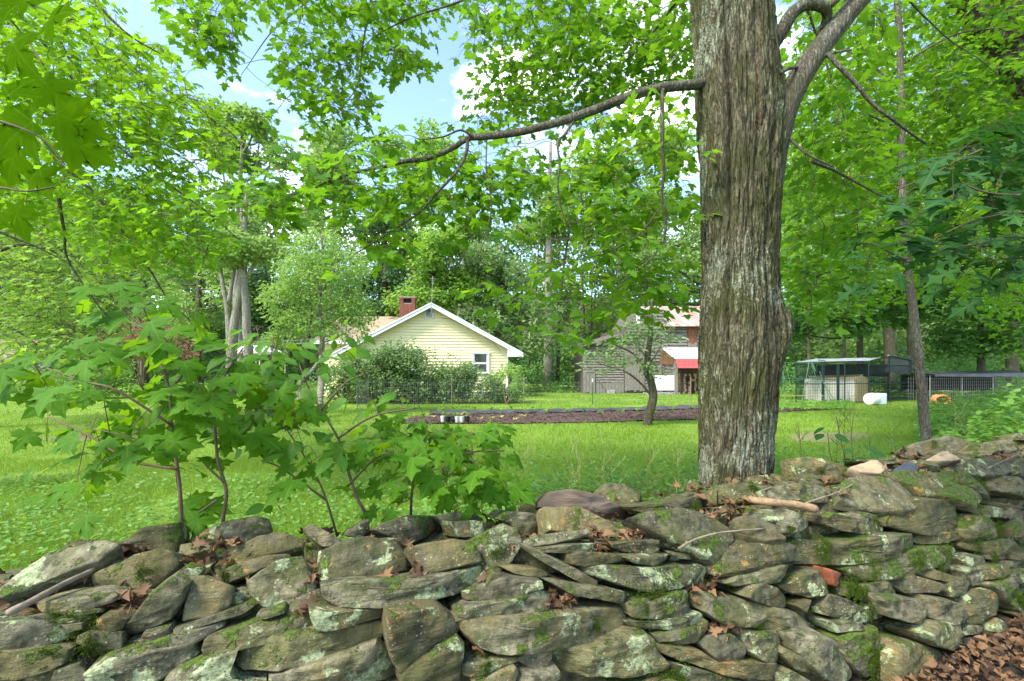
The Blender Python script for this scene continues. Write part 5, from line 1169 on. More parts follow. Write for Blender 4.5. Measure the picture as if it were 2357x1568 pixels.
# high limbs above and outside the frame from which the upper sprays hang
for pts in ([PT(1640,-150,3.7), PT(1450,-120,4.2), PT(1250,-60,4.6), PT(1050,0,4.8), PT(900,60,4.9), PT(800,150,4.9)],
            [PT(1620,-250,3.7), PT(1300,-250,5.0), PT(1000,-180,5.4), PT(800,-60,5.6), PT(640,60,5.8), PT(560,180,5.8)],
            [PT(1640,-100,3.9), PT(1560,0,4.6), PT(1480,100,5), PT(1390,180,5.2)],
            [PT(1640,-200,4), PT(1400,-100,5.2), PT(1290,0,5.6), PT(1180,90,5.8)],
            [PT(1780,-300,4.2), PT(2000,-100,5.2), PT(2150,60,5.8), PT(2300,180,6)],
            [PT(1760,-200,4.2), PT(1850,0,5.4), PT(1920,200,5.8), PT(1960,420,5.8)]):
    T1.branch(pts, .024, .003, M['bark_smooth'], 8, wob=.05)
T1.branch([PT(860,-40,4.9), PT(842,60,4.9), PT(832,130,4.9), PT(822,200,4.9), PT(780,260,4.9)], .012, .004, M['bark_smooth'], 6, wob=.02)
M1a = [(420,0),(1000,0),(1010,25),(985,60),(945,110),(975,130),(960,155),(925,180),(880,130),(835,165),(850,240),(880,270),(850,290),(780,270),(710,300),(700,240),(620,255),(650,180),(660,60),(590,10),(540,20),(530,60),(565,150),(530,155),(440,105),(420,50)]
M1b = [(1080,0),(1590,0),(1590,180),(1480,205),(1290,270),(1190,290),(1110,290),(1060,270),(1105,240),(1085,195),(1140,185),(1135,150),(1070,105),(1085,80),(1075,40)]
M1c = [(560,400),(700,370),(850,330),(960,300),(1090,310),(1240,330),(1240,470),(1150,520),(1060,500),(950,480),(870,430),(850,500),(780,500),(690,480),(560,520),(490,480)]
M1d = [(780,500),(880,480),(970,510),(960,560),(850,580),(830,640),(780,600),(770,540)]
M1e = [(1330,290),(1590,210),(1600,700),(1560,730),(1450,710),(1290,770),(1200,740),(1190,690),(1290,600),(1270,500),(1290,400)]
T1.fill(M1a, 4.4, 6.2, .09, 1.6, rad=.15, per=6, tw=.003)
T1.fill(M1b, 4.4, 6.2, .09, 1.9, rad=.15, per=6, tw=.003)
T1.fill(M1c, 3.2, 4.4, .095, 2.0, rad=.18, tw=.0025, face=.25)
T1.fill([(1240,300),(1560,210),(1590,400),(1400,520),(1260,480)], 3.3, 5.0, .095, .7, tw=.0025, face=.3)
T1.fill([(1230,-60),(1700,-60),(1700,10),(400,10),(400,-60)], 4.2, 6, .095, 1.2, tw=.003)
T1.fill([(1800,0),(2040,0),(2040,620),(1960,700),(1860,740),(1820,620),(1830,300),(1880,200),(1910,120)], 4.0, 6.0, .10, 1.1, rad=.17, tw=.003)
T1b = Tree(maple, M['maple_leaf_bright'], M['twig']); T1b.nodes = list(T1.nodes)  # lighter leaf colour paints in the light falling on these lower sprays
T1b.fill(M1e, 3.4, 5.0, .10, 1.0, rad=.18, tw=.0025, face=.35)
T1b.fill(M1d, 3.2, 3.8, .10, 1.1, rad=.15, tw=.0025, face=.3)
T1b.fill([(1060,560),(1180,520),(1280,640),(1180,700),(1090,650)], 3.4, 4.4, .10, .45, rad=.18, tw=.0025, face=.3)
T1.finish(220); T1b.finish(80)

# ------------------------------------------------------------------ slim tree at the right and its crown
slim = empty('slim_tree', (P(2132,848,6.6).x, 6.6, 0), 'slim grey-barked tree with a leaning stem behind the right part of the wall', 'tree')
T2 = Tree(slim, M['maple_leaf'], M['twig'])
T2.branch([PT(2133,1110,6.6), PT(2130,1000,6.6), PT(2118,860,6.6), PT(2104,740,6.6), PT(2090,620,6.6), PT(2080,500,6.6), PT(2074,380,6.6), PT(2076,250,6.6), PT(2072,100,6.6), PT(2060,-60,6.6), PT(2050,-300,6.6)], .066, .035, M['bark_smooth'], 14, 'trunk', wob=.02)
for pts in ([PT(2078,450,6.6), PT(2180,400,6.2), PT(2300,380,5.9)], [PT(2076,300,6.6), PT(1980,260,6.2), PT(1880,300,6)], [PT(2090,600,6.6), PT(2000,560,6.4), PT(1880,560,6.2)], [PT(2074,150,6.6), PT(2200,80,6.4), PT(2330,60,6)], [PT(2086,560,6.6), PT(2200,560,6.9), PT(2330,540,7.2)], [PT(2078,200,6.6), PT(1960,120,7.2), PT(1850,60,7.6)]):
    T2.branch(pts, .018, .006, M['bark_smooth'], 7, wob=.03)
T2.fill([(1810,0),(2357,0),(2357,300),(2200,420),(2100,600),(1980,720),(1870,730),(1812,640)], 6.7, 9.2, .105, 1.0, tw=.003)
T2.fill([(2100,-80),(2440,-80),(2440,420),(2200,420)], 6.0, 8.6, .105, .9, tw=.003)
T2.finish(260)
# pale crown further behind on the right
back = empty('bright_maple_tree', (P(2250,848,13).x, 13, 0), 'bright yellow-green maple further back at the right edge of the wood', 'tree')
T3 = Tree(back, M['maple_leaf_bright'], M['twig'], tmpl=MAPLE_T)
T3.branch([PT(2440,1000,13), PT(2420,700,13), PT(2350,400,13), PT(2300,100,13)], .16, .06, M['bark_dark'], 10, 'trunk')
T3.branch([PT(2380,500,13), PT(2200,430,12.5), PT(2050,420,12)], .05, .015, M['bark_dark'], 6); T3.branch([PT(2400,700,13), PT(2250,640,12), PT(2150,600,11.6)], .04, .012, M['bark_dark'], 6)
T3.fill([(1820,150),(2420,60),(2420,720),(2250,690),(2100,660),(1900,640),(1820,500)], 10.5, 15, .16, 1.2, per=8, rad=.5, tw=.004)
T3.fill([(2200,600),(2420,560),(2420,860),(2340,800),(2300,720)], 9, 12, .14, .5, per=8, rad=.4, tw=.004)
T3.finish(0)
# leaning rough-barked trunk in the top right corner
rt_ = empty('leaning_tree', (P(2500,848,8).x, 8, 0), 'leaning rough-barked trunk crossing the top right corner', 'tree')
m = MB(); pp = smooth_path([P(2720,1068,7.6), P(2640,800,7.6), P(2520,420,7.6), P(2400,170,7.6), P(2290,30,7.6), P(2180,-120,7.6)], 40)
SD = 90; m.tube(pp, lerp(.40, .30, len(pp)), SD)
for i, v in enumerate(m.v):
    j = i//SD; a = 2*math.pi*(i % SD)/SD; c = pp[j]; q = Vector(v)-c; f = abs(noise.noise(Vector((math.cos(a)*5, math.sin(a)*5, j*.10)))); q *= 1+min(f*3, 1)*.16+.05*noise.noise(Vector((math.cos(a)*12, math.sin(a)*12, j*.35))); m.v[i] = tuple(c+q)
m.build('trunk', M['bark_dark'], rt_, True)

# ------------------------------------------------------------------ left tree whose limbs sweep in from the upper left
left = empty('spreading_maple', (P(-350,848,5).x, 5, 0), 'spreading maple whose long limbs sweep down from the upper left corner', 'tree')
T4 = Tree(left, M['maple_leaf_bright'], M['twig'])
T4.branch([P(-600,1300,5), P(-560,800,5), P(-500,400,5), P(-420,100,5), P(-380,-300,5)], .30, .16, M['bark'], 14, 'trunk')
limbs = [[(-480,350),(-200,300),(0,290),(100,350),(200,430),(300,560),(400,700),(460,760)], [(-470,300),(-200,200),(0,210),(130,270),(260,330),(380,420),(480,490),(560,560)], [(-440,200),(-100,60),(50,60),(120,120),(200,220),(330,330),(450,420)],
         [(-400,50),(0,-60),(120,20),(250,120),(400,215),(520,300),(560,340)], [(-380,-100),(100,-100),(200,-20),(300,80),(400,140)], [(-480,400),(-200,400),(0,380),(120,420),(150,520),(160,590),(220,700),(280,760)], [(-480,420),(-250,480),(-50,520),(60,560),(150,600)], [(-400,0),(-100,-40),(60,0),(120,60),(170,150),(260,250),(350,330),(430,430)]]
for i, l in enumerate(limbs):
    T4.branch([P(x, y, 5.0+.35*(i % 4)+.15*k) for k, (x, y) in enumerate(l)], .035, .005, M['bark_smooth'], 8, wob=.04)
L1 = [(-60,-60),(230,-60),(255,60),(310,95),(370,100),(395,150),(490,235),(550,295),(530,330),(570,350),(490,410),(490,480),(530,550),(480,600),(330,640),(200,560),(-60,450)]
T4.fill(L1, 4.4, 8.5, .085, 1.35, rad=.17, tw=.003)
T4.fill([(0,0),(250,0),(350,200),(500,400),(480,560),(300,600),(0,400)], 4.4, 7.5, .085, .5, tw=.003)
T4.finish(300)
feather = empty('drooping_tree', (P(-50,848,12).x, 12, 0), 'pale green drooping tree at the left edge beyond the saplings', 'tree')
T5 = Tree(feather, M['far_light'], M['twig'], tmpl=MAPLE_T)
T5.branch([P(-90,1000,12), P(-60,700,12), P(-20,400,12), P(30,200,12)], .2, .06, M['bark_dark'], 10, 'trunk')
for l in ([(-50,600),(60,560),(160,600),(260,680),(330,740)], [(-60,650),(40,650),(130,700),(200,780)], [(-30,450),(100,430),(230,480),(340,580)], [(-30,420),(60,480),(130,560),(200,660)], [(-70,720),(0,740),(90,800),(130,860)]):
    T5.branch([P(x, y, 11.2+.3*k) for k, (x, y) in enumerate(l)], .045, .008, M['bark_dark'], 6, wob=.1)
T5.fill([(-60,420),(200,430),(350,560),(400,640),(300,720),(240,800),(200,850),(120,880),(40,860),(-60,840)], 9.5, 14, .13, 1.5, per=8, rad=.45, tw=.005)
T5.fill([(-60,420),(200,430),(350,560),(330,640),(240,800),(120,820),(-60,800)], 12, 14.5, .15, .8, per=8, rad=.45, tw=.005)
T5.finish(0)

# big leaves hanging close at the top left
near = empty('near_maple_branch', P(-40,200,1.35), 'large bright maple leaves hanging close at the top left corner', 'branch')
T6 = Tree(near, M['near_leaf'], M['twig'])
T6.branch([P(-60,270,1.35), P(0,280,1.35), P(60,300,1.33), P(110,330,1.32), P(150,380,1.32)], .004, .002, M['twig'], 6)
T6.branch([P(-60,-20,1.4), P(0,20,1.4), P(60,90,1.38), P(100,150,1.36)], .004, .002, M['twig'], 6)
T6.branch([P(-60,430,1.4), P(0,432,1.38), P(60,440,1.36), P(130,430,1.36)], .004, .002, M['twig'], 6)
for x, y, s, a, td in ((130,60,.15,-.1,.3),(50,110,.14,-.9,.5),(30,60,.12,2.6,.4),(40,230,.12,1.2,.5),(95,290,.15,-2.6,.5),(150,270,.13,-.4,.5),(120,200,.13,-.8,.2),(170,330,.14,-.5,.6),(60,350,.14,-2.2,.5),(20,330,.12,-1.4,.4),(110,400,.13,-1.0,.6),(45,430,.12,2.9,.3),(55,480,.12,-1.5,.3),(10,480,.12,-2.0,.6),(20,20,.12,1.0,.3),(190,300,.09,0,.7),(60,20,.12,.2,.4),(10,140,.11,-2,.3),(30,290,.11,.5,.4)):
    q = P(x-20, y-10, 1.25+RNG.uniform(0, .25)); T6.pos.append(tuple(q)); T6.dir.append((math.cos(a), RNG.normal(0, .25), math.sin(a))); T6.nrm.append((RNG.normal(0, .25), -1.0+RNG.normal(0, .25), .25)); T6.size.append(s)
T6.finish(300)
# dark leaves entering from the right
oak = empty('dark_leafed_branch', P(2450,400,2.3), 'dark green large-leafed branches reaching in from the right edge', 'branch')
T7 = Tree(oak, M['oak_leaf'], M['twig'], tmpl=OAK, tmpl_near=OAK)
for l in ([(2500,440),(2357,450),(2260,440),(2180,400)], [(2500,500),(2357,490),(2240,510),(2130,560)], [(2500,330),(2357,320),(2250,350),(2150,400),(2060,440)], [(2500,600),(2357,590),(2270,600)], [(2480,560),(2357,545),(2230,565),(2100,580)]):
    T7.branch([P(x, y, 2.3+.05*k) for k, (x, y) in enumerate(l)], .008, .003, M['twig'], 6, wob=.01)
T7.fill([(2420,200),(2320,260),(2200,330),(2140,400),(2060,440),(2030,480),(2060,520),(2010,570),(2060,610),(2180,600),(2260,640),(2420,660)], 2.0, 3.0, .14, 2.6, per=6, rad=.14, tw=.002, droop=.3, tilt=.35, face=.5)
T7.finish(300)

# ------------------------------------------------------------------ saplings behind the wall
def sap(name, label, base, stems, polys, mat, size, k, t, tn, n, r0=.010):
    e = empty(name, base, label, 'sapling'); T_ = Tree(e, mat, M['stem_brown'], t, tn)
    for i, l in enumerate(stems): T_.branch([P(*q) for q in l], r0 if i == 0 else r0*.6, .0035, M['stem_brown'], 8, 'stem' if i == 0 else 'branch', wob=.006)
    for pl, a, b, kk in polys: T_.fill(pl, a, b, size, k*kk*1.0, per=4, rad=.13, tw=.002, droop=.45, tilt=.5, face=.7)
    T_.finish(n); return e
sap('maple_sapling', 'leafy maple sapling at the left, its leaves spread before the lawn', P(420,1260,2.02), [[(420,1330,2.02),(418,1240,2.02),(412,1120,2.02),(395,1000,2.05),(385,880,2.1),(340,780,2.15),(300,730,2.2)], [(405,1080,2.02),(300,1060,2.0),(200,1000,2.0),(110,960,2.05)], [(395,980,2.05),(270,900,2.0),(200,880,2.0),(110,850,2.0)], [(390,900,2.1),(430,840,2.1),(380,780,2.1),(300,740,2.2)]],
    [([(-30,850),(90,770),(200,800),(300,800),(360,860),(420,900),(420,960),(330,1000),(300,1080),(180,1120),(30,1080),(110,980),(60,900)], 1.8, 2.4, 1.0), ([(120,690),(250,660),(430,690),(440,760),(400,800),(250,790),(170,760)], 1.9, 2.5, .9), ([(330,1080),(440,1050),(430,1150),(380,1170)], 1.95, 2.2, .8)], M['sapling_leaf'], .122, 1.05, MAPLE, MAPLE, 300)
sap('maple_sapling', 'maple sapling with a forked stem, next to the left one behind the round slab', P(512,1220,2.12), [[(516,1300,2.12),(512,1205,2.12),(520,1130,2.12),(500,1060,2.13),(492,960,2.13),(485,890,2.15),(470,860,2.18)], [(487,905,2.14),(520,860,2.15),(560,800,2.2)], [(515,1110,2.12),(470,1070,2.1)], [(500,1150,2.12),(455,1180,2.1)]],
    [([(420,800),(560,790),(640,800),(700,860),(690,930),(620,960),(560,1010),(520,1060),(430,1050),(400,960),(420,880)], 1.95, 2.5, 1.25), ([(520,980),(700,1000),(780,1050),(700,1080),(560,1040)], 2.0, 2.4, .6)], M['sapling_leaf'], .125, 1.0, MAPLE, MAPLE, 300)
sap('oval_leafed_sapling', 'twin-stemmed sapling with oval leaves in front of the house corner', P(845,1215,2.32), [[(846,1260,2.32),(845,1195,2.32),(820,1140,2.32),(800,1080,2.33),(783,1020,2.34),(750,960,2.36),(715,900,2.4),(690,840,2.45)], [(776,1230,2.28),(758,1170,2.28),(735,1110,2.28),(700,1050,2.3),(640,960,2.3)], [(750,1150,2.28),(650,1080,2.25),(600,1060,2.25)], [(780,1010,2.34),(860,960,2.3),(960,940,2.3)], [(800,1120,2.32),(860,1060,2.3),(900,1040,2.3)], [(740,945,2.36),(800,880,2.4),(850,860,2.4)]],
    [([(590,760),(680,740),(780,720),(830,790),(870,860),(900,860),(940,900),(1000,960),(960,1010),(860,1000),(700,1020),(600,1000),(560,960),(640,880)], 2.1, 2.7, .75), ([(450,760),(560,720),(680,760),(620,830),(520,850)], 2.2, 2.8, .5), ([(660,1170),(740,1190),(740,1150),(640,1150)], 2.2, 2.35, .5)], M['oval_leaf'], .10, 1.0, OVAL, OVAL, 300)
sap('maple_sapling', 'low maple sapling spreading over the wall right of the oval-leafed one', P(945,1195,2.42), [[(947,1250,2.42),(945,1190,2.42),(948,1130,2.42),(955,1080,2.42),(960,1040,2.4)], [(950,1110,2.42),(1020,1060,2.4),(1100,1040,2.4),(1160,1040,2.4)], [(948,1150,2.42),(880,1110,2.4)]],
    [([(840,1030),(900,970),(1000,960),(1120,990),(1185,1010),(1180,1060),(1120,1120),(1000,1130),(900,1180),(860,1120)], 2.2, 2.7, 1.3)], M['sapling_leaf'], .11, 1.25, MAPLE, MAPLE, 300)
sap('weed_sapling', 'dark heart-leafed plant with seed stalks behind the wall right of the big tree', P(1940,1090,4.1), [[(1945,1130,4.1),(1945,1060,4.1),(1935,1010,4.1),(1925,960,4.1)], [(1960,1130,4.1),(1962,1060,4.1),(1960,1000,4.1),(1965,950,4.1)], [(1950,1100,4.1),(1915,1060,4.1),(1905,1000,4.1)]],
    [([(1900,980),(1980,990),(1980,1100),(1900,1100)], 3.95, 4.2, .55)], M['oak_leaf'], .13, 1.0, OVAL, OVAL, 40, .006)
# seed stalks of spent garlic mustard
stk = [(1290,1090,3.0),(1330,1080,3.3),(1372,1070,3.4),(1420,1090,3.1),(1475,1070,3.3),(1520,1100,3.2),(1560,1060,3.6),(1185,1100,2.9),(1850,1040,5.0),(1905,1020,4.8),(1935,990,4.5),(1965,970,4.5),(2010,1040,4.7),(2060,1040,5.2),(2190,1000,6),(2230,980,6.2)]
labs = ['branched seed stalk standing in front of the mulch bed, left of the crooked fruit tree', 'tall spent seed stalk nearest the crooked fruit tree']
for i, (x, y, d) in enumerate(stk):
    b = P(x, 848, d); b.z = 0; h = max(.3, P(0, y-70, d).z); m = MB(); top = b+Vector((RNG.normal(0,.05), RNG.normal(0,.05), h)); m.tube([b, (b+top)/2+Vector((.02,0,0)), top], [.004, .003, .0015], 4)
    for k in range(9):
        f = RNG.uniform(.45, .95); q = b+(top-b)*f; a = RNG.uniform(0, 6.28); e = q+Vector((math.cos(a)*.10, math.sin(a)*.10, .12)); m.tube([q, e], [.002, .0012], 3)
        for j in range(4): g_ = q+(e-q)*(.3+.2*j); c = a+(1 if j % 2 else -1)*1.0; m.tube([g_, g_+Vector((math.cos(c)*.035, math.sin(c)*.035, .03))], .0012, 3)
    side = 'left of the big tree' if x < 1600 else 'right of the big tree'
    tag(m.build('seed_stalk', M['stem_green']), 'thin branching green seed stalk rising from the weeds '+side, 'weed stalk', 'seed stalks '+side)
# bramble bank at the right
n = 26000; x = RNG.uniform(2110, 2460, n); d = RNG.uniform(6.5, 17, n); 
hgt = np.clip((x-2120)/330, 0, 1)*.95+.18; hh = np.array([noise.noise((a*.03, b*1.1, 2))+.6*noise.noise((a*.09, b*3, 5)) for a, b in zip(x, d)]); z = (hgt*np.clip(.75+1.3*hh, .1, 2))*(1-RNG.random(n)**2.2)
xw = (x-CX)/F*d; a = RNG.uniform(0, 6.28, n)
me = leaves_mesh('bramble_bank', np.stack([xw, d, z], 1), np.stack([np.cos(a), np.sin(a)*.7, RNG.normal(-.1, .3, n)], 1), np.stack([RNG.normal(0, .5, n), RNG.normal(-.3, .5, n), np.ones(n)], 1), RNG.uniform(.07, .14, n), OVAL)
tag(link('bramble_bank', me, M['weed']), 'thicket of light green brambles and weeds at the right edge of the lawn', 'brambles', kind='stuff')

# ------------------------------------------------------------------ garden trees and shrubs
def crownmesh(name, blobs, n, size, mat, parent, t=QUADT, flat=.6, xs=1.2, hollow=.35, up=.0, layered=0):
    """leaves spread through the volume of several blobs (centre, radii)"""
    w_b = np.array([b[1][0]*b[1][1]+b[1][0]*b[1][2] for b in blobs]); w_b = w_b/w_b.sum(); ch = RNG.choice(len(blobs), n, p=w_b)
    c = np.array([tuple(b[0]) for b in blobs])[ch]; r = np.array([tuple(b[1]) for b in blobs])[ch]
    v = unit(RNG.normal(0, 1, (n, 3))); rad = (hollow+(1-hollow)*RNG.random(n))**.6
    f = np.array([noise.noise(Vector(q)*2.2+Vector((k*3.7, 0, 0))) for q, k in zip(v, ch)]); rad *= (1+.5*f); p = c+v*r*rad[:, None]
    f2 = np.array([noise.noise(Vector(q)*1.3) for q in p]); keep = f2 > -.28; p = p[keep]; v = v[keep]
    if layered:
        ph = np.array([noise.noise(Vector((q[0]*.9, q[1]*.9, 1))) for q in p])*1.6+(p[:, 0]*.35); zz = p[:, 2]/layered+ph; p[:, 2] = (np.round(zz)+RNG.normal(0, .2, len(p))-ph)*layered
    k = len(p); dv = v*[1, 1, .3]+RNG.normal(0, .5, (k, 3))+[0, 0, -.25]; nr = RNG.normal(0, flat, (k, 3))+[0, 0, 1]+v*.3
    me = leaves_mesh(name, p, dv, nr, RNG.uniform(.6, 1.3, k)*size, t, np.clip(.5+f2[keep]*.7+RNG.normal(0, .18, k), 0, .98), xs=xs)
    return link(name, me, mat, parent)
def stems(root, paths, mat, names=None, sides=8):
    for i, (pts, r0, r1) in enumerate(paths):
        p = smooth_path(pts, 6); p = [q+noise.noise_vector(q*1.1)*.06*min(1, j/4) for j, q in enumerate(p)]; m = MB(); m.tube(p, lerp(r0, r1, len(p)), sides); m.build('trunk' if i == 0 else 'branch', mat, root, True)
# crooked fruit tree before the barn
fd = 12.8; fr_ = empty('crooked_fruit_tree', G(1490, 978), 'small crooked fruit tree standing on the lawn before the grey barn', 'tree')
T8 = Tree(fr_, M['silver_leaf'], M['twig'], tmpl=OVAL, tmpl_near=OVAL)
T8.branch([P(1490,982,fd), P(1492,955,fd), P(1504,915,fd), P(1500,880,fd), P(1488,850,fd), P(1492,815,fd), P(1497,780,fd), P(1498,725,fd), P(1500,690,fd)], .135, .05, M['bark_dark'], 12, 'trunk', wob=.03)
for l, r in (([(1500,912),(1478,885),(1440,855),(1400,845),(1360,830)], .04), ([(1490,850),(1460,815),(1430,800),(1400,790)], .035), ([(1490,830),(1470,795),(1440,770)], .03), ([(1497,790),(1530,770),(1550,760)], .025), ([(1498,745),(1470,735)], .02), ([(1494,840),(1520,800)], .02)):
    T8.branch([P(x, y, fd+RNG.uniform(-.5, .5)*(k > 0)) for k, (x, y) in enumerate(l)], r, .008, M['bark_dark'], 7, wob=.03)
T8.fill([(1350,850),(1345,820),(1400,780),(1440,770),(1470,800),(1450,840),(1400,850)], 12, 13.6, .13, 2.2, per=8, rad=.22, tw=.004)
T8.fill([(1420,760),(1480,720),(1540,730),(1560,770),(1530,800),(1500,790),(1450,790)], 12, 13.6, .13, 2.2, per=8, rad=.22, tw=.004)
T8.fill([(1485,800),(1530,810),(1530,850),(1495,870),(1470,840)], 12.2, 13.4, .13, 1.6, per=8, rad=.2, tw=.004)
T8.finish(0)
# slim light tree in front of the house's left wing
ld = 15.5; lt = empty('willowy_tree', G(735, 965), 'light airy tree with narrow pale leaves before the left wing of the house', 'tree')
stems(lt, [([G(735,965), P(738,860,ld), P(742,760,ld), P(735,680,ld), P(740,600,ld), P(738,540,ld)], .12, .03), ([P(740,740,ld), P(700,680,ld), P(670,620,ld)], .05, .015), ([P(736,680,ld), P(770,620,ld), P(790,570,ld)], .05, .015), ([P(741,790,ld), P(790,770,ld), P(830,740,ld)], .035, .01), ([P(740,720,ld), P(780,700,ld), P(810,660,ld)], .03, .01), ([P(700,960,13), P(690,890,13.1), P(720,850,13.3), P(740,820,13.6)], .09, .04)], M['bark_grey'])
crownmesh('crown', [(P(735,570,ld), (1.0,.9,.7)), (P(690,630,ld), (1.1,1,.8)), (P(780,620,ld), (1.1,1,.8)), (P(735,660,ld), (1.5,1,.8)), (P(650,690,ld), (.8,.8,.6)), (P(800,700,ld), (.7,.7,.6)), (P(700,740,ld), (1.2,.8,.5)), (P(660,780,ld), (.8,.6,.4)), (P(800,760,ld), (.8,.7,.5)), (P(830,720,ld), (.6,.6,.5))], 15000, .11, M['far_pale'], lt, OVAL, .7, .8)
# shrubs along the gable
def shrub(name, label, base, blobs, n, size, mat, t=OVAL, group=None, cat='shrub', stemsn=6):
    e = empty(name, base, label, cat, group)
    m = MB()
    for b in blobs[:stemsn]: m.tube(smooth_path([base, (Vector(base)+Vector(b[0]))/2+Vector(RNG.normal(0,.1,3)), Vector(b[0])], 3), [.03]*3+[.02]*3+[.01], 5)
    m.build('stems', M['stem_brown'], e, True); crownmesh('foliage', blobs, n, size, mat, e, t, .7, 1, .3); return e
hd = 20.9
shrub('large_shrub', 'large dark glossy shrub against the left half of the gable wall', G(900,928), [(P(850,855,hd), (1.5,1.0,1.15)), (P(925,842,hd), (1.5,1.0,1.2)), (P(895,838,hd+.3), (1.1,.8,.8)), (P(790,875,hd), (1.2,.8,.95)), (P(880,898,hd), (2.1,1.0,.8)), (P(960,890,hd), (1.4,.9,.9)), (P(940,820,hd+.9), (.35,.3,.45)), (P(920,825,hd), (.5,.5,.4))], 30000, .12, M['silver_leaf'])
shrub('spreading_shrub', 'lower spreading shrub under the right window of the house', G(1080,930), [(P(1045,872,hd), (1.4,.9,1.0)), (P(1110,893,hd), (1.4,.8,.8)), (P(1010,890,hd), (1.1,.8,.9)), (P(1060,862,hd), (.7,.5,.5)), (P(1135,905,hd), (.7,.7,.6))], 14000, .11, M['silver_leaf'])
shrub('pale_shrub', 'pale yellowish shrub at the right corner of the house', G(1165,932), [(P(1165,880,hd), (.75,.6,.7)), (P(1175,900,hd), (.8,.6,.6)), (P(1180,850,hd+.8), (.45,.4,.45))], 3800, .10, M['far_pale'])
shrub('rose_bush', 'small dark bush with a pink flower left of the light tree', G(655,958), [(P(655,940,15), (.6,.5,.4)), (P(640,945,15), (.4,.4,.3))], 1800, .08, M['far_dark'])
m = MB(); g = P(652,931,14.5)
for k in range(7): a = k*.9; m.add([g, g+Vector((math.cos(a)*.07,-.03,math.sin(a)*.07)), g+Vector((math.cos(a+.7)*.07,-.03,math.sin(a+.7)*.07))], [(0,1,2)])
M['pink'] = simple('pink_petal', (.6,.10,.30), None, 5, .6, bmp=0); f = m.build('flower', M['pink'], [o for o in C.objects if o.name.startswith('rose_bush')][0])
shrub('red_leafed_shrub', 'reddish-leafed Japanese maple shrub beyond the left saplings', P(330,900,22), [(P(330,800,22), (2.0,1.3,.7)), (P(280,790,22), (1.5,1,.7)), (P(400,810,22), (1.3,1,.6)), (P(300,740,22.5), (.7,.6,.5)), (P(350,770,22), (1.2,1,.6))], 4200, .13, M['red_leaf'], QUADT)
shrub('pale_bushes', 'pale green bush along the far left of the lawn', P(170,915,24), [(P(170,880,24), (2.2,1,.9)), (P(80,890,24), (1.5,1,.7)), (P(240,885,24), (1.5,1,.8)), (P(210,840,24), (1.4,1,.9))], 6000, .16, M['far_light'], QUADT)

# ------------------------------------------------------------------ background trees, each its own
def tree(name, label, x, d, base_y, top_y, lean, crown, mat, bark, r0, n, size, group=None, forks=(), t=QUADT, layered=0, flat=.7, hollow=.3):
    b = Vector((bxx(x, d), d, 0)); e = empty(name, b, label, 'tree', group); tp = P(x+lean, top_y, d)
    stems(e, [([b, b+(tp-b)*.35+Vector((RNG.normal(0,.2),0,0)), b+(tp-b)*.7+Vector((RNG.normal(0,.3),0,0)), tp], r0, r0*.25)]+[([P(*q, d) for q in l], r, r*.25) for l, r in forks], bark)
    blobs = [(P(cx_, cy_, d+dd), (rx_/F*d, ry_/F*d*1.0, rz_/F*d)) for cx_, cy_, rx_, ry_, rz_, dd in crown]
    # limbs towards the crown masses
    m = MB()
    for c, rr in blobs:
        z0 = min(max(c.z-rr[2]*.8, 1.5), tp.z*.9); f = z0/tp.z; q = b+(tp-b)*f; m.tube(smooth_path([q, (q+c)/2+Vector((0,0,-.3)), c], 3), lerp(r0*.35, r0*.1, 7), 5)
    m.build('limbs', bark, e, True)['kind'] = 'stuff'
    if n: crownmesh('crown', blobs, n, size, mat, e, t, flat, 1.25, hollow, layered=layered)
    return e
def bxx(x, d): return (x-CX)/F*d
def cl_(x0, x1, y0, y1, n, rx=(28,50), rz=(20,38), dd=3):
    return [(RNG.uniform(x0, x1), RNG.uniform(y0, y1), RNG.uniform(*rx), RNG.uniform(*rx), RNG.uniform(*rz), RNG.uniform(-dd, dd)) for _ in range(n)]
tree('tall_tree', 'tall airy tree rising to the sky left of centre, its stems showing', 560, 34, 900, 270, 0, cl_(480,680,250,400,12,(25,42),(20,34))+cl_(500,640,420,520,4), M['far_mid'], M['bark_grey'], .36, 11000, .30, forks=(([(560,560),(600,440),(640,330)],.14), ([(560,560),(520,430),(500,320)],.13), ([(565,480),(590,380),(600,290)],.1)))
tree('twin_trunked_tree', 'lichen-spotted tree with bare forked trunks left of the light airy one', 530, 24, 900, 480, 25, cl_(480,640,500,600,5,(30,55),(20,35),1.5), M['far_mid'], M['bark_grey'], .30, 4500, .2, forks=(([(530,908),(528,780),(520,690),(505,600),(520,520)],.2), ([(572,908),(570,800),(565,700),(560,600),(565,500),(570,420)],.28), ([(566,640),(600,590),(620,560)],.12), ([(526,700),(540,620),(545,560)],.12)))
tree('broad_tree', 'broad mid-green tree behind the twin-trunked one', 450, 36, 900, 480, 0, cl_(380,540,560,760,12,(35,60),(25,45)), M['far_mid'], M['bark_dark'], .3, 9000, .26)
tree('pale_tree', 'pale round-headed tree between the two central clearings of sky', 940, 46, 900, 330, 0, cl_(880,1010,300,400,8,(30,50),(22,38))+cl_(850,1030,420,480,4), M['far_light'], M['bark_grey'], .36, 8000, .34)
tree('pale_tree', 'pale slender tree right of the tall airy one', 760, 42, 900, 300, 0, cl_(690,820,290,400,9,(26,44),(20,34))+cl_(720,820,420,480,3), M['far_mid'], M['bark_grey'], .32, 7500, .34)
tree('evergreen_tree', 'dark evergreen behind the chimney', 880, 33, 900, 455, 5, cl_(840,930,480,640,10,(25,45),(22,40),2)+cl_(820,950,640,760,7,(35,55),(25,40),2), M['far_dark'], M['bark_dark'], .3, 13000, .24, layered=.35)
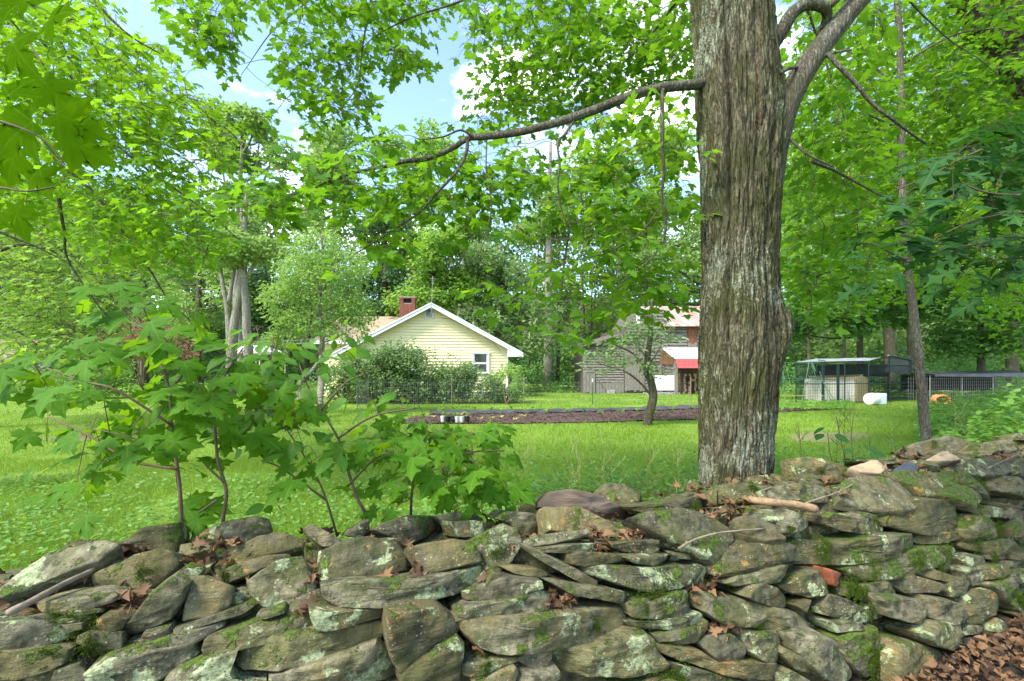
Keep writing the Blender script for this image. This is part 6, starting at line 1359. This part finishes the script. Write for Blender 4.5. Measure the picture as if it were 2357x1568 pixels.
tree('evergreen_tree', 'dark evergreen left of the light airy tree, below the twin trunks', 600, 38, 900, 560, 0, cl_(560,700,600,800,9,(35,60),(25,45),2)+cl_(440,520,680,800,4,(35,50),(20,35)), M['far_dark'], M['bark_dark'], .3, 9000, .28)
tree('layered_maple', 'rounded maple with layered pale leaves behind the chimney and antenna', 1000, 30, 900, 530, 0, cl_(950,1060,545,600,7,(28,46),(18,28),1.5)+cl_(930,1080,600,700,9,(34,55),(20,32),1.5), M['far_light'], M['bark_dark'], .25, 12000, .24, layered=.42, flat=.4)
tree('bushy_willow', 'grey-green bushy tree behind the right roof slope of the house', 1150, 31, 900, 560, 0, cl_(1070,1250,560,640,9,(34,55),(22,38),2)+cl_(1060,1260,650,790,14,(38,62),(26,42),2), M['silver_leaf'], M['bark_dark'], .25, 17000, .22, t=OVAL)
tree('tall_grey_tree', 'tall tree with a pale lichen-covered trunk between house and barn', 1262, 38, 890, 330, 6, cl_(1180,1400,400,560,12,(35,60),(24,44)), M['far_mid'], M['bark_grey'], .46, 9000, .32)
tree('pale_tree', 'pale distant tree above the barn roof', 1430, 44, 900, 290, 0, cl_(1340,1560,290,420,12,(32,58),(22,40))+cl_(1350,1600,430,600,10,(40,65),(28,45)), M['far_light'], M['bark_grey'], .36, 15000, .34)
tree('sparse_tree', 'thin dark-limbed tree leaning beside the sky gap over the house', 1040, 44, 900, 420, 55, cl_(1020,1130,430,540,6,(22,40),(16,30)), M['far_mid'], M['bark_grey'], .26, 3000, .3, forks=(([(1050,640),(1020,520),(1010,440)],.12),))
tree('left_tree', 'pale green tree far behind the left saplings', 330, 40, 900, 420, 0, cl_(230,420,420,620,12,(40,65),(28,48)), M['far_light'], M['bark_dark'], .34, 10000, .32)
tree('left_tree', 'mid-green tree far behind the brown-roofed shed', 120, 44, 900, 420, 0, cl_(-60,240,430,760,18,(45,75),(35,55)), M['far_light'], M['bark_dark'], .34, 15000, .34)
tree('understory_maple', 'layered green maple behind the dog kennel', 1980, 26, 900, 560, 0, cl_(1810,2120,600,760,16,(40,70),(20,36),2.5), M['far_under'], M['bark_dark'], .2, 22000, .22, t=MAPLE_T, layered=.45, flat=.35)
tree('understory_maple', 'layered green maple behind the wire run at the right edge', 2260, 25, 900, 560, 0, cl_(2120,2420,600,800,16,(40,70),(20,36),2.5), M['far_under'], M['bark_dark'], .2, 20000, .22, t=MAPLE_T, layered=.45, flat=.35)
tree('right_wood_tree', 'tall green tree above the kennel, filling the right background', 2050, 34, 900, 300, 0, cl_(1830,2300,250,600,26,(50,85),(35,60),4), M['far_light'], M['bark_dark'], .4, 24000, .32)
tree('right_wood_tree', 'tall green tree at the far right beyond the slim tree', 2330, 36, 900, 200, 0, cl_(2200,2600,60,560,20,(50,85),(35,60),4), M['far_light'], M['bark_dark'], .4, 18000, .34)
tree('barn_tree', 'dense green tree behind the barn and the big trunk', 1640, 40, 900, 420, 0, cl_(1420,1820,450,700,18,(50,80),(32,55),3), M['far_mid'], M['bark_dark'], .4, 14000, .3)
# slim dark trunks standing in the shaded wood
for i in range(24):
    x = RNG.choice([RNG.uniform(1215,1440), RNG.uniform(1810,2400), RNG.uniform(380,1000), RNG.uniform(-40,330)]); d = RNG.uniform(33, 48); b = Vector((bxx(x, d), d, 0)); ln = RNG.normal(0, .6); h = RNG.uniform(11, 17)
    m = MB(); m.tube(smooth_path([b, b+Vector((ln*.3+RNG.normal(0,.15),0,h*.5)), b+Vector((ln,0,h))], 4), lerp(RNG.uniform(.12,.24), .06, 9), 7)
    k = m.build('wood_trunk', M['bark_dark'], None, True); side = 'behind the lawn between house and barn' if 1215 <= x <= 1440 else ('behind the kennel' if x > 1800 else 'behind the house and left saplings')
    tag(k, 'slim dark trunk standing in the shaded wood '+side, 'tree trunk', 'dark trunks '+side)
# the wood itself: reads as one mass beyond the single trees
blobs = []
for x in np.arange(-62, 66, 3.4):
    hmax = 19+3.5*noise.noise((x*.15, 3, 1))+(3 if x > 14 or x < -22 else 0)
    for z in np.arange(2.4, hmax, 2.6): blobs.append((Vector((x+RNG.normal(0, .8), 47+z*.35+RNG.normal(0, 2), z)), (2.8, 2.4, 1.9)))
e = crownmesh('woodland', blobs, 170000, .46, M['far_mid'], None, QUADT, .8, 1.25, .2); tag(e, 'far wood closing the view behind the lawn', 'woodland', kind='stuff')
blobs = [(Vector((x, 46+RNG.normal(0, 2), RNG.uniform(.3, 3.2))), (2, 1.6, RNG.uniform(1.0, 2.2))) for x in np.arange(-55, 60, 1.6)]+[(Vector((x, 37+RNG.normal(0, 1.5), RNG.uniform(.2, 1.6))), (1.5, 1.2, RNG.uniform(.6, 1.6))) for x in list(np.arange(2, 8, 1.2))+list(np.arange(14, 46, 1.3))]
e = crownmesh('underbrush', blobs, 52000, .26, M['far_under'], None, QUADT, .7, 1.1, .2); tag(e, 'low green underbrush along the edge of the wood', 'underbrush', kind='stuff')
blobs = [(Vector((x, 30.5+RNG.normal(0, .6)-(6.5 if x > 12 else 0), .35)), (.9, .6, RNG.uniform(.4, .8))) for x in list(np.arange(1.5, 4.2, .7))+list(np.arange(12.6, 30, .8))+list(np.arange(-26,-13,.9))]
e = crownmesh('tall_weeds', blobs, 12000, .13, M['weed'], None, OVAL, .7, .9, .2); tag(e, 'tall light weeds where the lawn meets the wood', 'weeds', kind='stuff')

# ------------------------------------------------------------------ thin summer haze
HZ = False
if HZ:
    m = MB(); m.box((0, 110, 24), (640, 440, 50)); hm = bpy.data.materials.new('haze'); hm.use_nodes = True; t = hm.node_tree; t.nodes.clear()
    o_ = N(t, 'ShaderNodeOutputMaterial'); pv = N(t, 'ShaderNodeVolumePrincipled'); pv.inputs['Color'].default_value = (.93, .96, 1, 1); pv.inputs['Density'].default_value = .0012; t.links.new(pv.outputs[0], o_.inputs['Volume'])
    tag(m.build('haze', hm), 'thin pale haze softening the far wood', kind='stuff')
